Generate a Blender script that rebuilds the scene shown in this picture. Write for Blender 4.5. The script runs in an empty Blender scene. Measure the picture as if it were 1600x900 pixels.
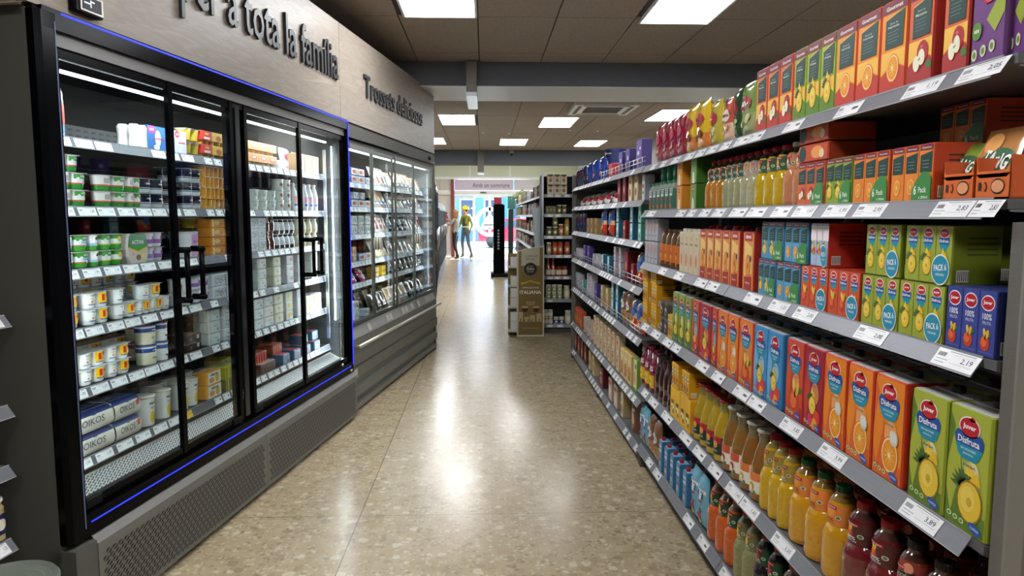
import bpy, math, random
from math import sin, cos, pi, radians, atan, sqrt
from mathutils import Vector, Matrix
rnd = random.Random(11)
SC = bpy.context.scene
COL = SC.collection

# ------------------------------------------------------------------ camera
FOC, EYE = 1110.0, 1.45            # focal length in pixels of a 1600 px wide frame, eye height in metres
PITCH = atan(112 / FOC)
YAW = atan(43 * cos(PITCH) / FOC)
cd = bpy.data.cameras.new('camera'); cam = bpy.data.objects.new('camera', cd); COL.objects.link(cam)
cd.sensor_width = 36.0; cd.lens = FOC / 1600 * 36.0; cd.clip_start = 0.02; cd.clip_end = 200
cam.location = (0, 0, EYE); cam.rotation_euler = (pi / 2 - PITCH, 0, -YAW)
SC.camera = cam
FW = Vector((sin(YAW) * cos(PITCH), cos(YAW) * cos(PITCH), -sin(PITCH)))
RT = Vector((cos(YAW), -sin(YAW), 0))
# ------------------------------------------------------------------ light
SC.view_settings.view_transform = 'Standard'; SC.view_settings.look = 'None'
SC.view_settings.gamma = 1; SC.view_settings.use_curve_mapping = False
SC.view_settings.exposure = 1.24
W = bpy.data.worlds.new('daylight'); SC.world = W; W.use_nodes = True
W.node_tree.nodes['Background'].inputs[0].default_value = (.62, .8, 1, 1)
W.node_tree.nodes['Background'].inputs[1].default_value = 5
sl = bpy.data.lights.new('sun', 'SUN'); sl.energy = 14; sl.angle = .02; sl.color = (1, .95, .86)
so = bpy.data.objects.new('sun', sl); so.rotation_euler = (radians(38), radians(12), radians(160)); COL.objects.link(so)
PANEL_E, LED_E = 10.0, 3.2
PANELS = [(-.60, 1.1), (1.2, 1.1), (-.6, -2.2), (1.2, -2.2), (-.605, 4.36), (1.2, 4.47), (-.69, 10.7), (.9, 10.95), (2.5, 10.1),
          (-1.33, 13.85), (.31, 14.0), (1.9, 14.2)]
def area_lamp(name, loc, rot, sx, sy, energy, color=(1, .97, .92)):
    l = bpy.data.lights.new(name, 'AREA'); l.shape = 'RECTANGLE'; l.size = sx; l.size_y = sy; l.energy = energy; l.color = color
    o = bpy.data.objects.new(name, l); o.location = loc; o.rotation_euler = rot; COL.objects.link(o); return o

# ------------------------------------------------------------------ materials
MATS = {}
def lin(h):
    h = h.lstrip('#'); c = [int(h[i:i + 2], 16) / 255 for i in (0, 2, 4)]
    return [x / 12.92 if x <= .04045 else ((x + .055) / 1.055) ** 2.4 for x in c] + [1]
def mat(h, rough=.45, metal=0.0, coat=0.0, emit=0.0, trans=0.0, spec=.5):
    if isinstance(h, bpy.types.Material): return h
    if '|' in h:
        h, o = h.split('|')
        if o == 'g': rough, coat = .18, .6
        elif o == 'm': rough, metal = .32, .9
        elif o == 'e': emit = 1
        elif o == 'r': rough = .85
    k = (h, rough, metal, coat, emit, trans, spec)
    if k in MATS: return MATS[k]
    m = bpy.data.materials.new('paint_' + h.lower()); m.use_nodes = True
    b = m.node_tree.nodes['Principled BSDF']
    b.inputs['Base Color'].default_value = lin(h); b.inputs['Roughness'].default_value = rough
    b.inputs['Metallic'].default_value = metal; b.inputs['Coat Weight'].default_value = coat
    b.inputs['Coat Roughness'].default_value = .08
    b.inputs['Specular IOR Level'].default_value = spec
    if trans: b.inputs['Transmission Weight'].default_value = trans
    if emit:
        b.inputs['Emission Color'].default_value = lin(h); b.inputs['Emission Strength'].default_value = emit
    MATS[k] = m; return m
def nodes(name):
    m = bpy.data.materials.new(name); m.use_nodes = True
    nt = m.node_tree; return m, nt, nt.nodes['Principled BSDF'], nt.nodes.new, nt.links.new
def ramp(N, stops):
    r = N('ShaderNodeValToRGB'); e = r.color_ramp.elements
    while len(e) < len(stops): e.new(.5)
    for i, (p, c) in enumerate(stops): e[i].position = p; e[i].color = lin(c)
    return r
def glass_mat(name='thin_glass', tint=(.9, .95, .95), add=.05):
    m = bpy.data.materials.new(name); m.use_nodes = True; nt = m.node_tree; nt.nodes.clear()
    o = nt.nodes.new('ShaderNodeOutputMaterial'); t = nt.nodes.new('ShaderNodeBsdfTransparent'); g = nt.nodes.new('ShaderNodeBsdfGlossy')
    lw = nt.nodes.new('ShaderNodeLayerWeight'); lw.inputs[0].default_value = .5; mx = nt.nodes.new('ShaderNodeMixShader')
    pw = nt.nodes.new('ShaderNodeMath'); pw.operation = 'POWER'; pw.inputs[1].default_value = 5; nt.links.new(lw.outputs['Facing'], pw.inputs[0])
    f = nt.nodes.new('ShaderNodeMath'); f.operation = 'MULTIPLY_ADD'; f.inputs[1].default_value = .96; f.inputs[2].default_value = .035; nt.links.new(pw.outputs[0], f.inputs[0])
    t.inputs[0].default_value = (*tint, 1); g.inputs['Roughness'].default_value = .02
    nt.links.new(f.outputs[0], mx.inputs[0]); nt.links.new(t.outputs[0], mx.inputs[1]); nt.links.new(g.outputs[0], mx.inputs[2])
    nt.links.new(mx.outputs[0], o.inputs[0]); return m
GLASS = glass_mat()
def film_mat():
    m = bpy.data.materials.new('white_window_film'); m.use_nodes = True; nt = m.node_tree; nt.nodes.clear(); N = nt.nodes.new
    o = N('ShaderNodeOutputMaterial'); a = N('ShaderNodeBsdfTranslucent'); b = N('ShaderNodeBsdfDiffuse'); x = N('ShaderNodeMixShader'); a.inputs[0].default_value = b.inputs[0].default_value = (.9, .92, .92, 1)
    x.inputs[0].default_value = .4; nt.links.new(a.outputs[0], x.inputs[1]); nt.links.new(b.outputs[0], x.inputs[2]); nt.links.new(x.outputs[0], o.inputs[0]); return m
FILM = film_mat()
def juice_mat(h, bump=True, rough=.08):
    k = ('juice', h, bump)
    if k in MATS: return MATS[k]
    m, nt, b, N, K = nodes('juice_' + h.lower())
    b.inputs['Base Color'].default_value = lin(h); b.inputs['Roughness'].default_value = rough
    b.inputs['Coat Weight'].default_value = 1; b.inputs['Coat Roughness'].default_value = .04
    b.inputs['Subsurface Weight'].default_value = 0
    if bump:
        tc = N('ShaderNodeTexCoord'); v = N('ShaderNodeTexVoronoi'); v.inputs['Scale'].default_value = 62
        v.feature = 'SMOOTH_F1'; bp = N('ShaderNodeBump'); bp.inputs['Strength'].default_value = .45; bp.inputs['Distance'].default_value = .006
        K(tc.outputs['Object'], v.inputs['Vector']); K(v.outputs['Distance'], bp.inputs['Height']); K(bp.outputs[0], b.inputs['Coat Normal']); K(bp.outputs[0], b.inputs['Normal'])
    MATS[k] = m; return m
def terrazzo():
    m, nt, b, N, K = nodes('terrazzo'); tc = N('ShaderNodeTexCoord'); co = tc.outputs['Object']
    w = N('ShaderNodeTexNoise'); w.inputs['Scale'].default_value = 35; K(co, w.inputs['Vector'])
    mixv = N('ShaderNodeMix'); mixv.data_type = 'VECTOR'; mixv.inputs[0].default_value = .018
    K(co, mixv.inputs[4]); K(w.outputs['Color'], mixv.inputs[5])
    base = N('ShaderNodeTexNoise'); base.inputs['Scale'].default_value = 9; base.inputs['Detail'].default_value = 6; K(co, base.inputs['Vector'])
    r0 = ramp(N, [(.3, 'a39274'), (.55, 'ad9d7f'), (.8, 'b6a88c')]); K(base.outputs['Fac'], r0.inputs[0]); col = r0.outputs[0]
    for sc, thr, cs in ((20, .34, [(.0, '7a6a55'), (.35, 'd9cfba'), (.7, '8d7c66'), (1, 'cfc3ab')]), (52, .36, [(.0, '857660'), (.5, 'd0c5ae'), (1, '93836b')]), (33, .26, [(.0, '675a49'), (.45, 'c9bda4'), (1, '746553')])):
        v = N('ShaderNodeTexVoronoi'); v.inputs['Scale'].default_value = sc; v.inputs['Randomness'].default_value = 1; K(mixv.outputs[1], v.inputs['Vector'])
        sp = N('ShaderNodeSeparateColor'); K(v.outputs['Color'], sp.inputs[0])
        rr = ramp(N, cs); rr.color_ramp.interpolation = 'CONSTANT'; K(sp.outputs[0], rr.inputs[0])
        lt = N('ShaderNodeMath'); lt.operation = 'LESS_THAN'
        sub = N('ShaderNodeMath'); sub.operation = 'MULTIPLY'; K(sp.outputs[1], sub.inputs[0]); sub.inputs[1].default_value = thr * 1.5
        K(v.outputs['Distance'], lt.inputs[0]); K(sub.outputs[0], lt.inputs[1])
        mu = N('ShaderNodeMath'); mu.operation = 'MULTIPLY'; K(lt.outputs[0], mu.inputs[0]); mu.inputs[1].default_value = .42
        mx = N('ShaderNodeMix'); mx.data_type = 'RGBA'; K(mu.outputs[0], mx.inputs[0]); K(col, mx.inputs[6]); K(rr.outputs[0], mx.inputs[7]); col = mx.outputs[2]
    sx = N('ShaderNodeSeparateXYZ'); K(co, sx.inputs[0])
    def grid(out, period, off, wid):
        a = N('ShaderNodeMath'); a.operation = 'SUBTRACT'; K(out, a.inputs[0]); a.inputs[1].default_value = off - 50 * period
        d = N('ShaderNodeMath'); d.operation = 'MODULO'; K(a.outputs[0], d.inputs[0]); d.inputs[1].default_value = period
        l = N('ShaderNodeMath'); l.operation = 'LESS_THAN'; K(d.outputs[0], l.inputs[0]); l.inputs[1].default_value = wid; return l.outputs[0]
    for o, p, off, wd, f, c in ((sx.outputs[0], 2.1, -.612, .004, .9, '4a4034'), (sx.outputs[1], 2.1, 5.45, .004, .8, '5a4f40'), (sx.outputs[0], .42, -.612, .002, .25, '6b5f4e'), (sx.outputs[1], .42, 5.45, .0025, .25, '6b5f4e')):
        g = grid(o, p, off, wd); mu = N('ShaderNodeMath'); mu.operation = 'MULTIPLY'; K(g, mu.inputs[0]); mu.inputs[1].default_value = f
        mx = N('ShaderNodeMix'); mx.data_type = 'RGBA'; K(mu.outputs[0], mx.inputs[0]); K(col, mx.inputs[6]); mx.inputs[7].default_value = lin(c); col = mx.outputs[2]
    K(col, b.inputs['Base Color']); b.inputs['Roughness'].default_value = .3
    rn = N('ShaderNodeTexNoise'); rn.inputs['Scale'].default_value = 3; rn.inputs['Detail'].default_value = 5; K(co, rn.inputs['Vector'])
    mr = N('ShaderNodeMapRange'); mr.inputs[3].default_value = .17; mr.inputs[4].default_value = .3; K(rn.outputs['Fac'], mr.inputs[0]); K(mr.outputs[0], b.inputs['Roughness'])
    b.inputs['Specular IOR Level'].default_value = .6
    return m
def fiberboard(h1, h2, sc=60):
    m, nt, b, N, K = nodes('fiberboard'); tc = N('ShaderNodeTexCoord'); mp = N('ShaderNodeMapping'); mp.inputs['Scale'].default_value = (1, 3.5, 1)
    K(tc.outputs['Object'], mp.inputs[0]); n = N('ShaderNodeTexNoise'); n.inputs['Scale'].default_value = sc; n.inputs['Detail'].default_value = 4
    K(mp.outputs[0], n.inputs['Vector']); r = ramp(N, [(.35, h1), (.65, h2)]); K(n.outputs['Fac'], r.inputs[0]); K(r.outputs[0], b.inputs['Base Color'])
    b.inputs['Roughness'].default_value = .9; return m
def oak(h1='877d71', h2='a1968a', along=0):
    m, nt, b, N, K = nodes('oak_laminate'); tc = N('ShaderNodeTexCoord'); mp = N('ShaderNodeMapping')
    mp.inputs['Scale'].default_value = (1.1, 8, 9); K(tc.outputs['Object'], mp.inputs[0])
    n = N('ShaderNodeTexNoise'); n.inputs['Scale'].default_value = 2.2; n.inputs['Detail'].default_value = 8; n.inputs['Distortion'].default_value = 1.4; K(mp.outputs[0], n.inputs['Vector'])
    r = ramp(N, [(.25, h1), (.45, '948a7e'), (.5, h1), (.75, h2)]); K(n.outputs['Fac'], r.inputs[0]); K(r.outputs[0], b.inputs['Base Color'])
    b.inputs['Roughness'].default_value = .42; return m
def steel(h, rough=.4, metal=.35, sc=(1, 60, 60)):
    m, nt, b, N, K = nodes('coated_steel'); tc = N('ShaderNodeTexCoord'); mp = N('ShaderNodeMapping'); mp.inputs['Scale'].default_value = sc
    K(tc.outputs['Object'], mp.inputs[0]); n = N('ShaderNodeTexNoise'); n.inputs['Scale'].default_value = 6; n.inputs['Detail'].default_value = 3; K(mp.outputs[0], n.inputs['Vector'])
    c = lin(h); d = [x * .8 for x in c[:3]] + [1]
    mx = N('ShaderNodeMix'); mx.data_type = 'RGBA'; K(n.outputs['Fac'], mx.inputs[0]); mx.inputs[6].default_value = d; mx.inputs[7].default_value = c
    K(mx.outputs[2], b.inputs['Base Color']); b.inputs['Roughness'].default_value = rough; b.inputs['Metallic'].default_value = metal; return m
M_FLOOR = terrazzo(); M_CEIL = fiberboard('8c7e70', 'b0a192', 75); M_OAK = oak()
M_CASE = steel('55554f', .6, .0); M_CASE2 = steel('6f706a', .45, .1); M_RAIL = steel('8c8d94', .42, .35); M_POST = steel('76736d', .5, .2)
M_BLACK = mat('040507', .2, spec=.06); M_BLK2 = mat('0a0b0e', .6, spec=.2); M_ALU = mat('b9bdbf', .3, .85); M_LINER = mat('050506', .5, spec=.1)
M_SHELF = steel('6d6e70', .5, .3); M_DARK = mat('101114', .8); M_WHITE = mat('e8e8e6', .5); M_TAG = mat('f1f1f2', .4)
M_WALL = mat('77726a', .9); M_BEAM = mat('5f6369', .8); M_BEAM_LIT = mat('e0e3e6', .4)

# ------------------------------------------------------------------ mesh building
class MB:
    def __init__(s): s.v = []; s.f = []; s.m = []; s.sm = []; s.mats = []
    def mi(s, m):
        m = mat(m)
        if m not in s.mats: s.mats.append(m)
        return s.mats.index(m)
    def add(s, vs, fs, m, smooth=False):
        o = len(s.v); s.v += [tuple(v) for v in vs]; k = s.mi(m)
        for f in fs: s.f.append([i + o for i in f]); s.m.append(k); s.sm.append(smooth)
        return s
    def box(s, x0, x1, y0, y1, z0, z1, m, top=None, front=None):
        vs = [(x, y, z) for z in (z0, z1) for y in (y0, y1) for x in (x0, x1)]
        s.add(vs, [(0, 2, 3, 1), (2, 6, 7, 3), (0, 4, 6, 2), (1, 3, 7, 5)], m)
        s.add(vs, [(4, 5, 7, 6)], top or m); s.add(vs, [(0, 1, 5, 4)], front or m); return s
    def cbox(s, x0, x1, y0, y1, z0, z1, m, c=.004, top=None, taper=0, topc=True):
        def ring(z, g, e=0):
            a, b, p, q = x0 + g, x1 - g, y0 + g, y1 - g
            return [(a + c, p, z), (b - c, p, z), (b, p + c, z), (b, q - c, z), (b - c, q, z), (a + c, q, z), (a, q - c, z), (a, p + c, z)]
        cc = c if topc else 0
        R = [ring(z0, c * .5), ring(z0 + c * .6, 0), ring(z1 - cc, taper)] + ([ring(z1, taper + c)] if topc else [])
        vs = [v for r in R for v in r]; fs = [tuple(range(7, -1, -1))]
        for k in range(len(R) - 1):
            for i in range(8): j = (i + 1) % 8; fs.append((k * 8 + i, k * 8 + j, k * 8 + 8 + j, k * 8 + 8 + i))
        s.add(vs, fs, m); n = (len(R) - 1) * 8; s.add(vs, [tuple(range(n, n + 8))], top or m); return s
    def quad(s, a, b, c, d, m): return s.add([a, b, c, d], [(0, 1, 2, 3)], m)
    def lathe(s, prof, m, seg=20, cx=0, cy=0, z=0, smooth=True, mf=None, cap=True, capm=None, sy=1, sx=1):
        n = len(prof); vs = [(cx + sx * r * sin(2 * pi * i / seg), cy - sy * r * cos(2 * pi * i / seg), z + h) for r, h in prof for i in range(seg)]
        for k in range(n - 1):
            mm = mf((prof[k][1] + prof[k + 1][1]) / 2) if mf else m
            s.add(vs[k * seg:(k + 2) * seg], [(i, (i + 1) % seg, seg + (i + 1) % seg, seg + i) for i in range(seg)], mm, smooth)
        if cap: s.add(vs[-seg:], [tuple(range(seg))], capm or m or mf(prof[-1][1])); s.add(vs[:seg], [tuple(range(seg - 1, -1, -1))], m or mf(prof[0][1]))
        return s
    def tube(s, pts, r, m, seg=8, smooth=True):
        pts = [Vector(p) for p in pts]; rings = []
        for i, p in enumerate(pts):
            t = (pts[min(i + 1, len(pts) - 1)] - pts[max(i - 1, 0)]).normalized()
            a = t.cross(Vector((0, 0, 1)) if abs(t.z) < .9 else Vector((1, 0, 0))).normalized(); b = t.cross(a)
            rings += [tuple(p + (a * cos(2 * pi * k / seg) + b * sin(2 * pi * k / seg)) * r) for k in range(seg)]
        fs = [(j * seg + k, j * seg + (k + 1) % seg, (j + 1) * seg + (k + 1) % seg, (j + 1) * seg + k) for j in range(len(pts) - 1) for k in range(seg)]
        fs += [tuple(range(seg - 1, -1, -1)), tuple(range((len(pts) - 1) * seg, len(pts) * seg))]
        return s.add(rings, fs, m, smooth)
    def sphere(s, c, rx, ry, rz, m, seg=14, rings=8):
        vs = []; fs = []
        for j in range(rings + 1):
            a = pi * j / rings
            for i in range(seg): b = 2 * pi * i / seg; vs.append((c[0] + rx * sin(a) * cos(b), c[1] + ry * sin(a) * sin(b), c[2] + rz * cos(a)))
        for j in range(rings):
            for i in range(seg): k = (i + 1) % seg; fs.append((j * seg + i, (j + 1) * seg + i, (j + 1) * seg + k, j * seg + k))
        return s.add(vs, fs, m, True)
    def mesh(s, name):
        me = bpy.data.meshes.new(name); me.from_pydata(s.v, [], s.f)
        for m in s.mats: me.materials.append(m)
        me.polygons.foreach_set('material_index', s.m); me.polygons.foreach_set('use_smooth', s.sm); me.update(); return me
    def build(s, name, parent=None, loc=(0, 0, 0)):
        o = bpy.data.objects.new(name, s.mesh(name)); o.location = loc; COL.objects.link(o)
        if parent: o.parent = parent
        return o
def empty(name, loc=(0, 0, 0), rz=0):
    o = bpy.data.objects.new(name, None); o.location = loc; o.rotation_euler = (0, 0, rz); o.empty_display_size = .05; COL.objects.link(o); return o
def tag(o, label, cat, group=None):
    o['label'] = label; o['category'] = cat
    if group: o['group'] = group
    return o
def struct(o): o['kind'] = 'structure'; return o

# ------------------------------------------------------------------ flat artwork laid on faces
_T = {}
def text_tris(s, bold=0):
    if (s, bold) in _T: return _T[(s, bold)]
    c = bpy.data.curves.new('lettering', 'FONT'); c.body = s; c.resolution_u = 2; c.offset = bold
    o = bpy.data.objects.new('lettering', c); COL.objects.link(o)
    dg = bpy.context.evaluated_depsgraph_get(); me = o.evaluated_get(dg).to_mesh()
    P = [v.co.copy() for v in me.vertices]; T = [[(P[i].x, P[i].y) for i in p.vertices] for p in me.polygons]
    o.evaluated_get(dg).to_mesh_clear(); bpy.data.objects.remove(o); bpy.data.curves.remove(c)
    xs = [x for t in T for x, y in t]; ys = [y for t in T for x, y in t]
    _T[(s, bold)] = (T, min(xs), max(xs), min(ys), max(ys)); return _T[(s, bold)]
def clipx(pts, a, keep_gt):
    out = []
    for i in range(len(pts)):
        p, q = pts[i], pts[(i + 1) % len(pts)]; pi_, qi = (p[0] >= a) == keep_gt, (q[0] >= a) == keep_gt
        if pi_: out.append(p)
        if pi_ != qi and q[0] != p[0]: t = (a - p[0]) / (q[0] - p[0]); out.append((a, p[1] + t * (q[1] - p[1])))
    return out
SMUDGE = {'SNACK', 'NUTS', 'PI', 'Cacao', 'Wafer', 'COOKIES', 'TE', 'Avena', 'SOJA', 'TOP', 'CERVEZA', 'Postre', 'Queso', 'Yogur', 'Flan', 'Nata', 'COOL', 'Frutos', 'Nectar', 'Vainilla', 'Gelatina', 'Bio', 'ACE', 'V10', 'ZERO'}
class Art:
    def __init__(s): s.i = []
    def poly(s, m, pts, L=1): s.i.append((m, pts, L)); return s
    def rect(s, m, x0, y0, x1, y1, L=1): return s.poly(m, [(x0, y0), (x1, y0), (x1, y1), (x0, y1)], L)
    def ell(s, m, cx, cy, rx, ry=None, L=1, n=16, rot=0):
        ry = ry or rx; return s.poly(m, [(cx + rx * cos(2 * pi * k / n) * cos(rot) - ry * sin(2 * pi * k / n) * sin(rot), cy + rx * cos(2 * pi * k / n) * sin(rot) + ry * sin(2 * pi * k / n) * cos(rot)) for k in range(n)], L)
    def text(s, m, t, cx, cy, w, h, L=2, bold=.015, rot=0):
        if t in SMUDGE:                        # print too small to read in the photo: a broken bar of marks
            k = max(3, len(t)); r = random.Random(len(t))
            for i in range(k):
                x = -w / 2 + w * (i + .15) / k; ww = w / k * .62; hh = h * r.uniform(.3, .5); q = [(x, -hh), (x + ww, -hh), (x + ww, hh), (x, hh)]
                s.poly(m, [(cx + a * cos(rot) - b * sin(rot), cy + a * sin(rot) + b * cos(rot)) for a, b in q], L)
            return s
        T, a, b, c, d = text_tris(t, bold); sx = w / (b - a); sy = h / (d - c)
        for tr in T:
            q = [((x - (a + b) / 2) * sx, (y - (c + d) / 2) * sy) for x, y in tr]
            s.poly(m, [(cx + x * cos(rot) - y * sin(rot), cy + x * sin(rot) + y * cos(rot)) for x, y in q], L)
        return s
    def put(s, o, dx=0, dy=0, sx=1, sy=1, dL=0):
        for m, p, L in o.i: s.i.append((m, [(dx + x * sx, dy + y * sy) for x, y in p], L + dL))
        return s
    def on(s, mb, fm, strip=0, step=.0003):
        for m, p, L in s.i:
            ps = [p]
            if strip:
                ps = []; a = min(x for x, y in p); b = max(x for x, y in p); k = math.floor(a / strip)
                while k * strip < b:
                    q = clipx(clipx(p, k * strip, True), (k + 1) * strip, False)
                    if len(q) > 2: ps.append(q)
                    k += 1
            for q in ps: mb.add([fm(x, y, L * step) for x, y in q], [tuple(range(len(q)))], m)
        return mb
def flat(y0=0): return lambda u, v, o: (u, y0 - o, v)
def sideL(x0): return lambda u, v, o: (x0 - o, -u, v)      # the face on the local -x side, u runs towards the front
def sideR(x0): return lambda u, v, o: (x0 + o, -u, v)
def round_(rf, cy):
    def f(u, v, o):
        r = rf(v); a = u / r; return ((r + o + .0004) * sin(a), cy - (r + o + .0004) * cos(a), v)
    return f
def rprof(prof, z=0):
    def f(v):
        v -= z
        for (r0, h0), (r1, h1) in zip(prof, prof[1:]):
            if h0 <= v <= h1 and h1 > h0: return r0 + (r1 - r0) * (v - h0) / (h1 - h0)
        return prof[-1][0] if v > prof[-1][1] else prof[0][0]
    return f
def a_orange(A, x, y, rx, ry, L=3, c='f29a1c'):
    A.ell('e8820c', x, y, rx, ry, L, 20).ell('ffe2a6', x, y, rx * .92, ry * .92, L + 1, 20).ell(c, x, y, rx * .82, ry * .82, L + 2, 20)
    for k in range(5):
        a = pi * k / 5 + .2; A.poly('fbc566', [(x + rx * .8 * cos(a), y + ry * .8 * sin(a)), (x + rx * .06 * sin(a), y - ry * .06 * cos(a)), (x - rx * .8 * cos(a), y - ry * .8 * sin(a)), (x - rx * .06 * sin(a), y + ry * .06 * cos(a))], L + 3)
    return A.ell('fff0c8', x, y, rx * .13, ry * .13, L + 4, 8)
def a_leaf(A, x, y, l, w, rot, L=3, c='2f7a2c'):
    pts = [(0, 0), (l * .3, w), (l * .7, w * .8), (l, 0), (l * .7, -w * .8), (l * .3, -w)]
    return A.poly(c, [(x + p * cos(rot) - q * sin(rot), y + p * sin(rot) + q * cos(rot)) for p, q in pts], L)
def a_apple(A, x, y, r, L=3, red='b3202a'):
    a_leaf(A, x + r * .8, y - r * .5, r * .9, r * .35, -.3, L)
    A.ell(red, x + r * .35, y + r * .45, r * .8, r * .85, L + 1).ell('e0606a', x + r * .2, y + r * .85, r * .2, r * .12, L + 2, 8)
    for dx, dy in ((-.45, -.35), (.25, .05)): A.ell('c9454a', x + r * dx, y + r * dy, r * .5, r * .66, L + 2, 16, .15).ell('f3f0d2', x + r * dx, y + r * dy, r * .46, r * .62, L + 3, 16, .15)
    return A.ell('5b3a20', x - r * .1, y - r * .12, r * .06, r * .1, L + 4, 6).ell('5b3a20', x + r * .05, y - r * .05, r * .06, r * .1, L + 4, 6)
def a_pine(A, x, y, r, h, L=3):
    for k in range(7): a_leaf(A, x - r * .5, y + h * .25, h * .5, r * .16, pi * (.35 + .1 * k), L, '4c6b2e')
    A.ell('9a7826', x, y, r * 1.06, h * .51, L + 1, 16).ell('edc838', x, y, r * .96, h * .46, L + 2, 16).ell('f3d860', x - r * .15, y + h * .06, r * .6, h * .3, L + 2.5, 14).ell('dcae22', x, y, r * .24, h * .11, L + 3, 12)
    A.poly('f5cf3a', [(x - r * .5, y + h * .62), (x + r * .4, y + h * .58), (x - r * .1, y + h * .95)], L + 2)
    return A.poly('f0c22a', [(x - r * .1, y + h * .5), (x + r * .9, y + h * .45), (x + r * .5, y + h * .75)], L + 3)
def a_peach(A, x, y, r, L=3):
    A.ell('c9402a', x - r * .2, y - r * .3, r, r * 1.1, L).ell('e86f2f', x - r * .35, y - r * .1, r * .6, r * .7, L + 1)
    A.ell('f6b33c', x + r * .2, y + r * .9, r * .35, r * .8, L + 1, 14, -.4).ell('f9d05a', x - r * .3, y + r * 1.1, r * .3, r * .7, L + 1, 14, .3)
    return a_leaf(A, x + r * .3, y + r * .8, r * .9, r * .3, .3, L)
def a_berry(A, x, y, r, L=3, c='c22038'):
    R = random.Random(3)
    for k in range(11): A.ell(c if k % 3 else 'e0485a', x + R.uniform(-.7, .7) * r, y + R.uniform(-1, 1) * r, r * .34, r * .34, L + k % 3, 10)
    return A
def a_mix(A, x, y, r, L=3):
    a_pine(A, x - r * .3, y + r * .3, r * .5, r * 1.3, L); A.ell('e23c2e', x + r * .4, y - r * .4, r * .5, r * .5, L + 3).ell('f5a623', x + r * .1, y - r * .9, r * .45, r * .4, L + 4)
    return A.ell('d92f6a', x - r * .5, y - r * .7, r * .35, r * .4, L + 5)
FRUIT = dict(orange=lambda A, x, y, r: a_orange(A, x, y, r * .85, r * 1.15), pine=lambda A, x, y, r: a_pine(A, x, y, r * .85, r * 2.2), peach=lambda A, x, y, r: a_peach(A, x, y, r * .9),
             apple=lambda A, x, y, r: a_apple(A, x, y, r), mix=lambda A, x, y, r: a_mix(A, x, y, r * 1.1), berry=lambda A, x, y, r: a_berry(A, x, y, r * 1.2))

# ------------------------------------------------------------------ stock: kinds, instances and their labels
KINDS = {}
class Kind:                                    # parts: [(name, mesh or None, loc, [children])], the root first
    def __init__(s, name, desc, cat, w, d, h, root, kids=()):
        s.name, s.desc, s.cat, s.w, s.d, s.h, s.root, s.kids, s.first = name, desc, cat, w, d, h, root, kids, None
def link_tree(parent, kids):
    for n, me, loc, sub in kids:
        o = bpy.data.objects.new(n, me); o.location = loc; o.parent = parent; COL.objects.link(o); link_tree(o, sub)
def copy_tree(o, parent=None):
    c = o.copy(); COL.objects.link(c); c.parent = parent
    for ch in o.children: copy_tree(ch, c)
    return c
def spawn(k, loc, rz=0, sc=(1, 1, 1)):
    if k.first is None:
        o = bpy.data.objects.new(k.name, k.root); COL.objects.link(o); link_tree(o, k.kids); k.first = o
    else: o = copy_tree(k.first)
    o.location = loc; o.rotation_euler = (0, 0, rz); o.scale = sc; return o
class Frame:                                   # local x runs right as seen from the front, y goes in, z up
    def __init__(s, o, a, near): s.o = Vector((o[0], o[1], 0)); s.a = a; s.X = Vector((cos(a), sin(a), 0)); s.Y = Vector((-sin(a), cos(a), 0)); s.near = near
    def w(s, x, y, z=0): return s.o + s.X * x + s.Y * y + Vector((0, 0, z))
    def xpx(s, px, z, y=0):                    # local x of the point at height z and depth y seen in photo column px
        a = s.w(0, y, z) - Vector((0, 0, EYE)); k = (px - 800) / FOC
        return (k * a.dot(FW) - a.dot(RT)) / (s.X.dot(RT) - k * s.X.dot(FW))
REG = []
def put(fr, row, k, x, y, z, layer=0, nlay=1, back=0, sc=(1, 1, 1), rz=0):
    o = spawn(k, fr.w(x, y, z), fr.a + rz, sc); REG.append((k, row, layer, nlay, back, x * fr.near, o, fr)); return o
def run(fr, row, z, y, k, a, b, n=1, lay=1, back=0, fit=True, dx=0, room=9, lo=-99, hi=99):
    if isinstance(k, str): k = KINDS[k]
    fz = min(1, room / (lay * (k.h + .0012)))
    xa, xb = fr.xpx(a, z, y), fr.xpx(b, z, y)
    if xb > hi: xa -= max(0, min(xb - hi, n * k.w * .9 - (hi - xa))); xb = hi
    if xa < lo: xb += max(0, min(lo - xa, n * k.w * .9 - (xb - lo))); xa = lo
    p = (xb - xa) / n
    f = p / k.w if fit and p < k.w * 1.45 else 1.0
    f = max(.7, min(1.35, f)) * .975
    for bk in range(back + 1):
        for l in range(lay):
            for i in range(n): put(fr, row, k, xa + p * (i + .5) + dx, y + bk * (k.d + .006), z + .0006 + l * (k.h + .0012) * fz, l, lay, bk, (f, 1, fz))
ORD = 'first second third fourth fifth sixth seventh eighth ninth tenth eleventh twelfth thirteenth fourteenth fifteenth sixteenth seventeenth eighteenth nineteenth twentieth'.split()
def name_all():
    G = {}
    for r in REG: G.setdefault((r[0].desc, r[1], r[2], r[3] > 1, r[4]), []).append(r)
    for (desc, row, lay, st, back), rs in G.items():
        rs.sort(key=lambda r: r[5]); end = 'left' if rs[0][7].near == 1.001 else 'near end'
        for i, r in enumerate(rs):
            t = desc
            if len(rs) > 1: t += ', %s from %s' % (ORD[i] if i < 20 else 'nearly last', end)
            t += ', ' + row
            if st: t += ', %s layer' % ('lower' if lay == 0 else 'upper' if r[3] == 2 else ['lower', 'second', 'third', 'fourth', 'fifth'][min(lay, 4)])
            if back: t += ', back row' if back == 1 else ', rearmost row'
            w = t.split()
            if len(w) > 16: t = t.replace(' from near end', '').replace('from left', ''); w = t.split()
            if len(w) > 16: t = ' '.join(w[:16])
            tag(r[6], t, r[0].cat, desc + ' on ' + row)
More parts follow.
